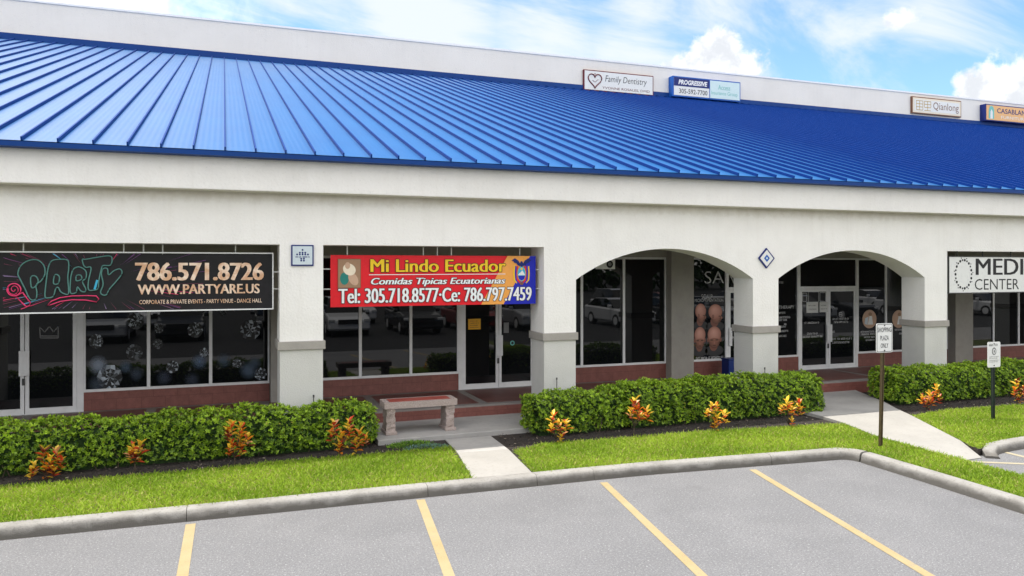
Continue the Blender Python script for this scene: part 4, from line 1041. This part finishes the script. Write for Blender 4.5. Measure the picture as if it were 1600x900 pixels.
# -- post signs
def post_sign(ub, vb, u0, v0, u1, v1, postmat, label, wpost):
    bx, by = ground(ub, vb, BED); x0, zt = at(u0, v0, by); x1, zb = at(u1, v1, by); px = (x0 + x1) / 2
    t = thing('sign_post', label, 'sign post', (bx, by, BED)); h = zt - BED
    lean = px - bx
    mb = MB(); w = wpost / 2
    for (a, b, c, d) in ((-w, w, .0, .006), (-w - .004, -w + .008, -.012, .022), (w - .008, w + .004, -.012, .022)):
        n0 = len(mb.v); mb.v += [(a, c, 0), (b, c, 0), (b, d, 0), (a, d, 0)] + [(a + lean, c, h - .03), (b + lean, c, h - .03), (b + lean, d, h - .03), (a + lean, d, h - .03)]
        for q in ((0, 3, 2, 1), (4, 5, 6, 7), (0, 1, 5, 4), (1, 2, 6, 5), (2, 3, 7, 6), (3, 0, 4, 7)): mb.f.append(tuple(n0 + i for i in q)); mb.m.append(0)
    mb.build('post', postmat, t)
    w = (x1 - x0) / 2; z0, z1 = zb - BED, zt - BED
    def rr(w, z0, z1, r): 
        o = []
        for cx, cz, a0 in ((w - r, z0 + r, -90), (w - r, z1 - r, 0), (-w + r, z1 - r, 90), (-w + r, z0 + r, 180)):
            o += [(lean + cx + r * math.cos(R(a0 + k * 22.5)), cz + r * math.sin(R(a0 + k * 22.5))) for k in range(5)]
        return o
    mb = MB(); mb.prism_y(rr(w, z0, z1, .03), -.022, -.016); mb.build('sign_panel', 'offwhite', t)
    for zz in (z0 + .035, z1 - .035):
        mb = MB(); mb.tube([(lean, -.022, zz), (lean, -.03, zz)], .012, 8); mb.build('bolt', 'pipe', t)
    return t, lean, w, z0, z1, rr
t, ln_, w, z0, z1, rr_ = post_sign(1376, 700, 1367.5, 505.5, 1393, 550, 'post', 'white sign on a bronze post at the kerb corner', .05)
mb = MB(); o1, o2 = rr_(w - .012, z0 + .012, z1 - .012, .024), rr_(w - .02, z0 + .02, z1 - .02, .018); n = len(o1)
for i in range(n): j = (i + 1) % n; mb.poly([(o1[i][0], -.024, o1[i][1]), (o1[j][0], -.024, o1[j][1]), (o2[j][0], -.024, o2[j][1]), (o2[i][0], -.024, o2[i][1])])
mb.build('border_line', 'black', t); h = z1 - z0
for s_, f0, f1, ww in (('SHOPPING', .70, .86, .84), ('PLAZA', .42, .58, .52), ('ONLY', .16, .32, .46)): text(s_, 'black', t, ln_ - w * ww, ln_ + w * ww, z0 + h * f0, z0 + h * f1, -.024, off=.005)
t, ln_, w, z0, z1, rr_ = post_sign(1552, 657, 1541.5, 534.5, 1561.5, 573, 'greenpost', 'white notice sign on a dark green post in the lawn', .06); h = z1 - z0
mb = MB(); glyphs(mb, ln_ - w * .8, ln_ + w * .8, z0 + h * .84, z0 + h * .92, -.024, seed=5)
for k, f in enumerate((.40, .34, .26, .20)): glyphs(mb, ln_ - w * .75, ln_ + w * (.75 - .2 * (k % 2)), z0 + h * f, z0 + h * (f + .03), -.024, seed=20 + k)
mb.build('print', 'dimdecal', t); mb = MB(); mb.disc(ln_, z0 + h * .63, w * .34, h * .15, -.024, 0, 20); mb.disc(ln_, z0 + h * .63, w * .22, h * .10, -.026, 1, 20); mb.disc(ln_, z0 + h * .63, w * .1, h * .06, -.028, 0, 14)
mb.build('round_emblem', ['dimdecal', 'offwhite'], t)

# ------------------------------------------------------------------ bench
bx0, by0 = ground(594, 682, LOW)
t = thing('bench', 'pink granite bench with a red tile seat on the concrete slab', 'bench', (3.24, .03, LOW))
BL, BD, BH = 1.30, .44, .56
mb = MB(); mb.box(-BL / 2, BL / 2, -BD / 2, -BD / 2 + .055, BH - .11, BH); mb.box(-BL / 2, BL / 2, BD / 2 - .055, BD / 2, BH - .11, BH)
mb.box(-BL / 2, -BL / 2 + .10, -BD / 2 + .055, BD / 2 - .055, BH - .11, BH); mb.box(BL / 2 - .10, BL / 2, -BD / 2 + .055, BD / 2 - .055, BH - .11, BH)
mb.box(-BL / 2 + .1, BL / 2 - .1, -BD / 2 + .055, BD / 2 - .055, BH - .09, BH - .02); st = mb.build('seat', 'granite', t)
mb = MB(); mb.box(-BL / 2 + .108, BL / 2 - .108, -BD / 2 + .063, BD / 2 - .063, BH - .02, BH + .003); mb.build('seat_tile', 'benchred', st)
for s_ in (-1, 1):
    rg = random.Random(8 + s_); mb = MB(); cx = s_ * (BL / 2 - .12); n = 9; k = 9
    # rough split face: a lumpy slab that waists in the middle
    for iz in range(n + 1):
        z = .05 + (BH - .16) * iz / n; wq = .072 + .014 * abs(iz / n - .5)
        ring = [(-wq, -BD * .40), (0, -BD * .43), (wq, -BD * .40), (wq, 0), (wq, BD * .40), (0, BD * .43), (-wq, BD * .40), (-wq, 0)]
        for (a, b) in ring: mb.v.append((cx + a + rg.uniform(-.010, .010), b + (rg.uniform(-.018, .018) if abs(b) > .01 else 0), z))
    for iz in range(n):
        for j in range(8): mb.f.append((iz * 8 + j, iz * 8 + (j + 1) % 8, iz * 8 + 8 + (j + 1) % 8, iz * 8 + 8 + j)); mb.m.append(0)
    lg = mb.build('leg', 'granite', t)
    mb = MB(); mb.box(cx - .10, cx + .10, -BD * .52, BD * .52, 0, .055); mb.build('foot', 'granite', lg, bevel=.01)

# blue bin, sprinkler risers
x, _ = at(1141, 570, 2.45); t = thing('bin', 'blue bin by the glass door behind the pillar between arches', 'bin', (x, 2.45, FLOOR))
mb = MB(); mb.prism_z([(-.15, -.15), (.15, -.15), (.15, .15), (-.15, .15)], 0, .42); mb.build('body', 'binblue', t, bevel=.02); mb = MB(); mb.box(-.165, .165, -.165, .165, .42, .46); mb.build('lid', 'binblue', t, bevel=.015)
def riser(u, v, where):
    x, z = at(u, v, -.06); t = thing('sprinkler_riser', f'thin sprinkler pipe standing against {where}', 'pipe', (x, -.06, BED), 'sprinkler pipes by the pillars')
    mb = MB(); mb.tube([(0, 0, 0), (0, 0, z - BED - .04)], .008, 8); mb.build('pipe', 'pipe', t); mb = MB(); mb.tube([(0, 0, z - BED - .04), (0, 0, z - BED)], .015, 8); mb.build('nozzle', 'pipe', t)
riser(490, 617, 'the pillar with the square tile plaque'); riser(870, 590, 'the pillar right of the red banner'); riser(1195, 574, 'the pillar between the two arches')

# ------------------------------------------------------------------ hedges
def hedge(x0, x1, yc, hw, h, label, seed, dens=620, skip=None):
    g = np.random.default_rng(seed)
    t = thing('hedge', label, 'hedge', ((x0 + x1) / 2, yc, BED), 'clipped hedges in front of the arcade')
    Lh = (x1 - x0) / 2
    # cross-section walk: front bottom, over the top, back bottom
    th = np.linspace(0, np.pi, 200); e = .42
    cy = -hw * np.sign(np.cos(th)) * np.abs(np.cos(th)) ** e; cz = .06 + (h - .06) * np.abs(np.sin(th)) ** e
    seg = np.hypot(np.diff(cy), np.diff(cz)); cum = np.concatenate([[0], np.cumsum(seg)]); per = cum[-1]
    n = int(2 * Lh * per * dens)
    s = g.uniform(0, per * .86, n); y = np.interp(s, cum, cy); z = np.interp(s, cum, cz); x = g.uniform(-Lh, Lh, n)
    ny = np.interp(s, cum, np.gradient(cz, cum) * -1); nz = np.interp(s, cum, np.gradient(cy, cum)); N = np.stack([0 * ny, ny, nz], 1)
    # ends
    m = int(2 * 2 * hw * h * dens * 1.1); ex = np.where(g.random(m) < .5, -Lh, Lh); ey = g.uniform(-hw, hw, m) * .97; ez = g.uniform(.08, h * .97, m)
    x = np.concatenate([x, ex]); y = np.concatenate([y, ey]); z = np.concatenate([z, ez]); N = np.concatenate([N, np.stack([np.sign(ex), 0 * ex, 0 * ex], 1)])
    # round off the ends
    k = np.clip((np.abs(x) - (Lh - .22)) / .22, 0, 1); y = y * (1 - .12 * k ** 2); z = z * (1 - .05 * k ** 2)
    N /= np.linalg.norm(N, axis=1, keepdims=True) + 1e-9
    lump = .03 * np.sin(x * 5.1 + seed) * np.sin(z * 6 + y * 4) + .026 * np.sin(x * 2.2 + 2 * seed + y * 3) + .025 * np.sin(x * 11.3 + z * 9)
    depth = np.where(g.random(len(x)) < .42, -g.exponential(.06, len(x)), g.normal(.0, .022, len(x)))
    P = np.stack([x, y, z], 1) + N * (lump + depth)[:, None]
    P[:, 2] = np.maximum(P[:, 2], .03)
    V = []; F = []; T = []; off = 0; q = 6; n = len(P)
    ax = N * .8 + np.array([[0, -.15, .75]]) + g.normal(0, .38, (n, 3)); ax /= np.linalg.norm(ax, axis=1, keepdims=True)
    ref = g.normal(0, 1, (n, 3)); a1 = np.cross(ax, ref); a1 /= np.linalg.norm(a1, axis=1, keepdims=True); a2 = np.cross(ax, a1)
    patch = .5 + .5 * np.sin(x * 3.1 + seed + 2 * np.sin(z * 5)) * np.sin(x * 1.3 + z * 4.2)
    young_lit = np.clip(.06 + .62 * (g.random(n) ** 2.0) + .20 * np.clip(P[:, 2] / h, 0, 1) ** 2 + .16 * patch + depth * 5, 0, 1)  # paler new growth, plus lit tops and shaded gaps put into the tint
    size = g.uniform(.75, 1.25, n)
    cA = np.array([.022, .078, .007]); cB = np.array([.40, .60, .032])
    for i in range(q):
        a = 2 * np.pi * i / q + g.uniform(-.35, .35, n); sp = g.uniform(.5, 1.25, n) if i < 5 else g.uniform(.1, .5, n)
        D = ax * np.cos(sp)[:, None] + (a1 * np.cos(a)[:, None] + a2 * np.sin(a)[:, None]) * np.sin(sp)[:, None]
        yv = np.clip(young_lit + g.normal(0, .12, n) + (.18 if i >= 5 else 0), 0, 1)[:, None]
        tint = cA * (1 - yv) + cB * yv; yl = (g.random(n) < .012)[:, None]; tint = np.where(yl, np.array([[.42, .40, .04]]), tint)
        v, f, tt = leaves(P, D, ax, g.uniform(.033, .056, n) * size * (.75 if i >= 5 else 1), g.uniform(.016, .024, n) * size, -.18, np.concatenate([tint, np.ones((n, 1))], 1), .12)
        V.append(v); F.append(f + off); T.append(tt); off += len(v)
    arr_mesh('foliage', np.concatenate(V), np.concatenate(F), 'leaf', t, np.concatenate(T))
    mb = MB(); K = 12; nx = max(6, int(2 * Lh / .12))
    for i in range(nx + 1):
        xx = -Lh + .10 + (2 * Lh - .20) * i / nx
        for j in range(K):
            a = math.pi * j / (K - 1); cyy = -(hw - .12) * np.sign(math.cos(a)) * abs(math.cos(a)) ** e; czz = .0 + (h - .15) * abs(math.sin(a)) ** e
            l_ = .03 * math.sin(xx * 5.1 + seed) * math.sin(czz * 6) + g.uniform(-.02, .02)
            mb.v.append((xx, cyy * (1 + l_), czz * (1 + l_) if czz > .02 else 0))
    for i in range(nx):
        for j in range(K - 1): mb.f.append((i * K + j, (i + 1) * K + j, (i + 1) * K + j + 1, i * K + j + 1)); mb.m.append(0)
    mb.f.append(tuple(range(K))); mb.m.append(0); mb.f.append(tuple(range((nx + 1) * K - 1, nx * K - 1, -1))); mb.m.append(0)
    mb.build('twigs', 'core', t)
    # a few bare stems at the foot
    for i in range(int(2 * Lh * 2.5)):
        mb = MB(); xx = g.uniform(-Lh + .1, Lh - .1); yy = -hw + g.uniform(.02, .12)
        mb.tube([(xx, yy, 0), (xx + g.uniform(-.06, .06), yy - .01, .12), (xx + g.uniform(-.15, .15), yy + .03, .3)], [.010, .008, .005], 5)
        mb.build('stem', 'bark', t)
    return t
HED = [(-6.4, 2.34, -.34, .30, .71, 'long clipped green hedge below the black banner', 11), (5.13, 6.95, -.46, .42, .68, 'short clipped hedge right of the concrete slab', 12),
       (6.97, 11.52, -.40, .46, .76, 'clipped hedge in front of the first arch, left of the sloping walkway', 13), (13.62, 22.5, -.30, .46, .70, 'clipped hedge right of the sloping walkway', 14)]
for a in HED: hedge(*a)

# ------------------------------------------------------------------ croton plants
CROT = [((.88, .27, .02), .32), ((.78, .09, .03), .20), ((.98, .66, .06), .28), ((.24, .035, .018), .09), ((.92, .46, .22), .12)]
def croton(ub, vb, heads, label, seed, y=None):
    g = np.random.default_rng(seed); bx, by = ground(ub, vb, BED); by = min(by, -.93 if bx < 3 else -.9); bx = at(ub, vb, by)[0]
    t = thing('croton_plant', label, 'plant', (bx, by, BED), 'orange croton plants along the beds')
    pts = []
    for (u, v, s) in heads:
        X, Z = at(u, v, by - .02); pts.append((X - bx, g.uniform(-.10, .02), max(.12, Z - BED), s))
    mb = MB(); zm = min(p[2] for p in pts) * .5
    mb.tube([(0, 0, -.02), (.01, 0, zm * .6), (.0, 0, zm)], [.012, .010, .009], 6)
    for (x, y_, z, s) in pts: mb.tube([(0, 0, zm * .8), (x * .5, y_ * .5, zm + (z - zm) * .45), (x, y_, z)], [.008, .007, .005], 6)
    mb.build('stem', 'bark', t, True)
    V = []; F = []; T = []; off = 0
    for (x, y_, z, s) in pts:
        n = 11; i = np.arange(n); hgt = -i * .010 * s * 1.6
        P = np.stack([np.full(n, x), np.full(n, y_), z + hgt], 1) + g.normal(0, .004, (n, 3))
        az = i * 2.4 + g.uniform(0, 6.28); el = np.clip(1.15 - i * .085 + g.normal(0, .16, n), -.15, 1.35)
        D = np.stack([np.cos(az) * np.cos(el), np.sin(az) * np.cos(el), np.sin(el)], 1)
        pc = g.choice(5, n, p=np.array([c[1] for c in CROT]) / sum(c[1] for c in CROT))
        # the newest leaves at the tip are the yellowest
        pc = np.where((i < 4) & (g.random(n) < .55), 2, pc); pc = np.where((i > 9) & (g.random(n) < .5), 3, pc)
        tint = np.array([CROT[k][0] for k in pc]) * g.uniform(.75, 1.2, (n, 1)); tint = np.concatenate([tint, np.ones((n, 1))], 1)
        v, f, tt = leaves(P, D, np.tile([[0, 0, 1.]], (n, 1)), g.uniform(.085, .14, n) * s, g.uniform(.052, .074, n) * s, .18, tint, .22)
        # veins: darker base, brighter tip on every leaf
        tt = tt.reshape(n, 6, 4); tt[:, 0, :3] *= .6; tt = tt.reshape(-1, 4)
        V.append(v); F.append(f + off); T.append(tt); off += len(v)
    arr_mesh('leaves', np.concatenate(V), np.concatenate(F), 'croton', t, np.concatenate(T)); return t
z3 = lambda pts: [(x / 3, 600 + y / 3, s) for x, y, s in pts]
croton(72, 744, z3([(205, 305, 1.0), (265, 320, 1.05), (165, 372, .9), (285, 360, .85), (235, 350, 1.1), (150, 400, .8), (215, 395, .9), (255, 395, .8)]), 'widest croton plant, leftmost below the black banner', 1)
croton(210, 738, z3([(660, 275, 1.15), (628, 290, .9), (640, 322, .9), (612, 315, .8)]), 'small two stemmed croton second from the left, yellow tip', 2)
croton(366, 728, z3([(1085, 185, 1.1), (1130, 195, 1.05), (1070, 222, 1.0), (1125, 245, 1.05), (1160, 240, .95), (1090, 270, .95), (1130, 290, .9), (1075, 295, .8)]), 'tall dense croton plant before the end of the left hedge, third from left', 3)
croton(530, 715, [(522, 663, 1.15), (545, 660, 1.1), (535, 682, 1.2), (560, 675, 1.1), (530, 694, 1.0), (556, 690, 1.1), (572, 683, .8), (545, 670, 1.0), (519, 676, .9)], 'bushiest croton plant, beside the hedge end left of the bench', 4)
z2 = lambda pts: [(780 + x / 2.963, 560 + y / 2.963, s) for x, y, s in pts]
croton(868, 692, z2([(250, 268, 1.1), (312, 295, 1.05), (275, 300, .9), (282, 350, 1.0), (235, 310, .8)]), 'croton plant before the short hedge right of the bench', 5)
croton(990, 682, z2([(625, 200, 1.25), (605, 240, .95), (680, 242, 1.05), (640, 235, 1.0), (655, 262, .8)]), 'croton plant with a tall red head, second right of the bench', 6)
croton(1113, 675, z2([(985, 218, 1.05), (1012, 215, .9), (1045, 258, 1.1), (1000, 265, 1.0), (995, 295, .9), (968, 245, .75)]), 'croton plant in front of the hedge middle below the diamond plaque', 7)
croton(1232, 667, z2([(1328, 200, 1.1), (1395, 205, 1.0), (1350, 225, .95), (1310, 225, .85), (1400, 235, .85), (1350, 285, .8)]), 'croton plant before the right end of the arch hedge by the sloping walkway', 8)
z8 = lambda pts: [(1230 + x / 2.727, 470 + y / 2.727, s) for x, y, s in pts]
croton(1447, 644, z8([(640, 372, 1.15), (600, 400, 1.1), (575, 412, 1.0), (650, 410, .95), (615, 420, .9), (600, 435, .8)]), 'croton plant in front of the hedge between the two sign posts', 9)
croton(1588, 634, z8([(985, 345, 1.2), (1000, 370, 1.1), (975, 380, 1.0), (1010, 395, 1.0), (985, 405, .9), (1015, 340, 1.0)]), 'croton plant at the right edge beyond the dark green sign post', 10)

# low ground cover beside the slab
def clump(x0, x1, y0, y1, h, n, cols, label, seed):
    g = np.random.default_rng(seed); x = g.uniform(-1, 1, n); y = g.uniform(-1, 1, n); k = x * x + y * y < 1; x, y = x[k], y[k]; n = len(x)
    t = thing('ground_cover_plant', label, 'plant', ((x0 + x1) / 2, (y0 + y1) / 2, BED))
    P = np.stack([x * (x1 - x0) / 2, y * (y1 - y0) / 2, h * np.sqrt(1 - x * x - y * y) * g.uniform(.1, 1, n)], 1)
    D = np.stack([x + g.normal(0, .6, n), y + g.normal(0, .6, n), g.uniform(.1, 1.2, n)], 1)
    c = np.array(cols)[g.integers(0, len(cols), n)] * g.uniform(.7, 1.3, (n, 1))
    V, F, T = leaves(P, D, g.normal(0, 1, (n, 3)), g.uniform(.03, .06, n), g.uniform(.012, .022, n), .1, np.concatenate([c, np.ones((n, 1))], 1), .1)
    arr_mesh('leaves', V, F, 'pebble', t, T)
    mb = MB()
    for i in range(7):
        a = g.uniform(0, 6.28); mb.tube([(0, 0, 0), ((x1 - x0) * .2 * math.cos(a), (y1 - y0) * .2 * math.sin(a), h * .3), ((x1 - x0) * .36 * math.cos(a), (y1 - y0) * .36 * math.sin(a), h * .4)], .004, 5)
    mb.build('stem', 'bark', t)
clump(2.55, 3.3, -.88, -.55, .07, 900, [(.12, .26, .02), (.20, .36, .03), (.08, .17, .02)], 'low green ground cover plant at the foot of the concrete slab', 3)
clump(2.75, 3.48, -1.12, -.84, .05, 700, [(.09, .20, .13), (.16, .26, .24), (.12, .22, .06)], 'low blue green ground cover plant beside the short walkway', 4)

# ------------------------------------------------------------------ across the lot (seen in the shop windows)
paint = {}
def carpaint(nm, c): paint[nm] = mat(nm, c, .3, spec=.5, coat=.6, noise=[(2, tuple(q * .92 for q in c), .4, .7)])
for nm, c in (('white_car_paint', (.75, .75, .75)), ('dark_car_paint', (.03, .032, .036)), ('silver_car_paint', (.42, .43, .44)), ('red_car_paint', (.25, .02, .02))): carpaint(nm, c)
def make_car(pm, suv, label):
    t = thing('parked_car', label, 'car', (0, 0, 0), 'cars parked across the lot')
    H = 1.72 if suv else 1.45; hw = .92
    lower = [(-2.3, .38), (-2.25, .28), (2.2, .28), (2.3, .42), (2.3, .95), (2.2, 1.02), (-1.1, 1.02 if suv else .96), (-2.0, .90), (-2.28, .74)]
    b = MB(); b.v = [(-hw if s_ < 0 else hw, y, z) for s_ in (-1, 1) for y, z in lower]; n = len(lower)
    b.f = [tuple(range(n)), tuple(range(2 * n - 1, n - 1, -1))] + [(i, n + i, n + (i + 1) % n, (i + 1) % n) for i in range(n)]; b.m = [0] * len(b.f)
    body = b.build('body', paint[pm], t, bevel=.09)
    cab = [(-1.15, .98), (-.35, H - .06), (.0, H), (1.3 if not suv else 1.8, H - .03), (2.05 if not suv else 2.22, 1.0)]
    c = MB(); n = len(cab); c.v = [(s_ * (hw - .06 - (z - .98) * .25), y, z) for s_ in (-1, 1) for y, z in cab]
    c.f = [tuple(range(n)), tuple(range(2 * n - 1, n - 1, -1))] + [(i, n + i, n + (i + 1) % n, (i + 1) % n) for i in range(n)]; c.m = [1, 1, 1] + [0, 0] + [1] + [0] * (len(c.f) - 6)
    c.build('cabin', [paint[pm], 'glass'], t, bevel=.03)
    for s_ in (-1, 1):
        h = MB(); h.box(s_ * .78 - .14, s_ * .78 + .14, -2.3, -2.22, .68, .80); h.build('headlight', 'offwhite', t, bevel=.02)
        m_ = MB(); m_.box(s_ * 1.0 - .1, s_ * 1.0 + .1, -.95, -.80, 1.0, 1.15); m_.build('side_mirror', paint[pm], t, bevel=.03)
        for yy in (-1.4, 1.4):
            w = MB(); w.tube([(s_ * .70, yy, .34), (s_ * .935, yy, .34)], .34, 20); wh = w.build('wheel', 'rubber', t)
            r = MB(); r.tube([(s_ * .90, yy, .34), (s_ * .945, yy, .34)], .21, 14); r.build('rim', 'alu', wh)
    g = MB(); g.box(-.5, .5, -2.32, -2.25, .58, .78); g.build('grille', 'rubber', t)
    return t
def copy_tree(o, parent=None):
    c = o.copy(); COL.objects.link(c)
    if parent: c.parent = parent
    for ch in list(o.children): copy_tree(ch, c)
    return c
N_SEEN = {}
LB = {'white_car_paint': 'white', 'dark_car_paint': 'black', 'silver_car_paint': 'silver', 'red_car_paint': 'dark red'}
proto = {}
w_c, d_c, s_c, r_c = 'white_car_paint', 'dark_car_paint', 'silver_car_paint', 'red_car_paint'
spots = [(-4.6, s_c, False, -17.6), (-1.7, d_c, True, -17.4), (2.2, d_c, False, -17.6), (5.2, w_c, True, -17.5), (8.5, d_c, True, -17.3), (11.5, r_c, False, -17.6), (14.3, s_c, True, -17.5), (19.7, w_c, False, -17.4), (22.8, d_c, False, -17.6), (25.7, s_c, False, -17.5),
  (31.5, s_c, False, -17.5), (34.6, d_c, True, -17.6), (40.5, w_c, True, -17.4), (46, w_c, False, -17.5), (49.2, s_c, True, -17.5)]
spots += [(-3, w_c, True, -24.5), (3.4, s_c, False, -24.4), (6.8, w_c, False, -24.6), (12.8, s_c, False, -24.5), (17, d_c, True, -24.5), (23.5, w_c, True, -24.4), (27, r_c, False, -24.5), (33, w_c, False, -24.5), (38, s_c, True, -24.6), (44, w_c, False, -24.4), (52, s_c, False, -24.5)]
mb = MB(); mb.poly([(-300, -400, .004), (500, -400, .004), (500, -9.6, .004), (-300, -9.6, .004)]); struct(mb.build('added_dark_ground', mat('dark_reflection_ground', (.022, .022, .023), .9, noise=[(3, (.032, .032, .032), .45, .7), (60, (.02, .02, .02), .5, .7)], bump=(130, .5, 5))))  # dark ground added behind the camera to keep the window reflections dark
for x, pm, suv, yc in spots:
    key = (pm, suv); kind = 'SUV' if suv else 'sedan'
    if key not in proto: proto[key] = o = make_car(pm, suv, '')
    else: o = copy_tree(proto[key])
    o['label'] = f'{LB[pm]} {kind} parked across the lot, seen mirrored in the shop windows'
    o.location = (x, yc, .004); o.rotation_euler = (0, 0, math.pi)
# far trees on the other side of the lot: one dark mass
g = np.random.default_rng(3); n = 16000
cx = g.uniform(-90, 190, 130); V0 = []
idx = g.integers(0, 130, n); rr0 = g.uniform(3, 5.5, 130); u = g.normal(0, 1, (n, 3)); u /= np.linalg.norm(u, axis=1, keepdims=True)
P = np.stack([cx[idx], -72 + g.uniform(-4, 4, 130)[idx], rr0[idx] + 1.0], 1) + u * rr0[idx][:, None] * g.uniform(.75, 1.05, (n, 1)) * np.array([[1, .7, 1.1]])
P[:, 2] = np.maximum(P[:, 2], .3)
tint = np.concatenate([np.array([[.03, .07, .015]]) * g.uniform(.5, 1.7, (n, 1)), np.ones((n, 1))], 1)
V, F, T = leaves(P, u + g.normal(0, .7, (n, 3)), g.normal(0, 1, (n, 3)), g.uniform(.8, 1.7, n), g.uniform(.6, 1.1, n), .1, tint, .1)
struct(arr_mesh('far_trees', V, F, 'leaf', tint=T), 'stuff')
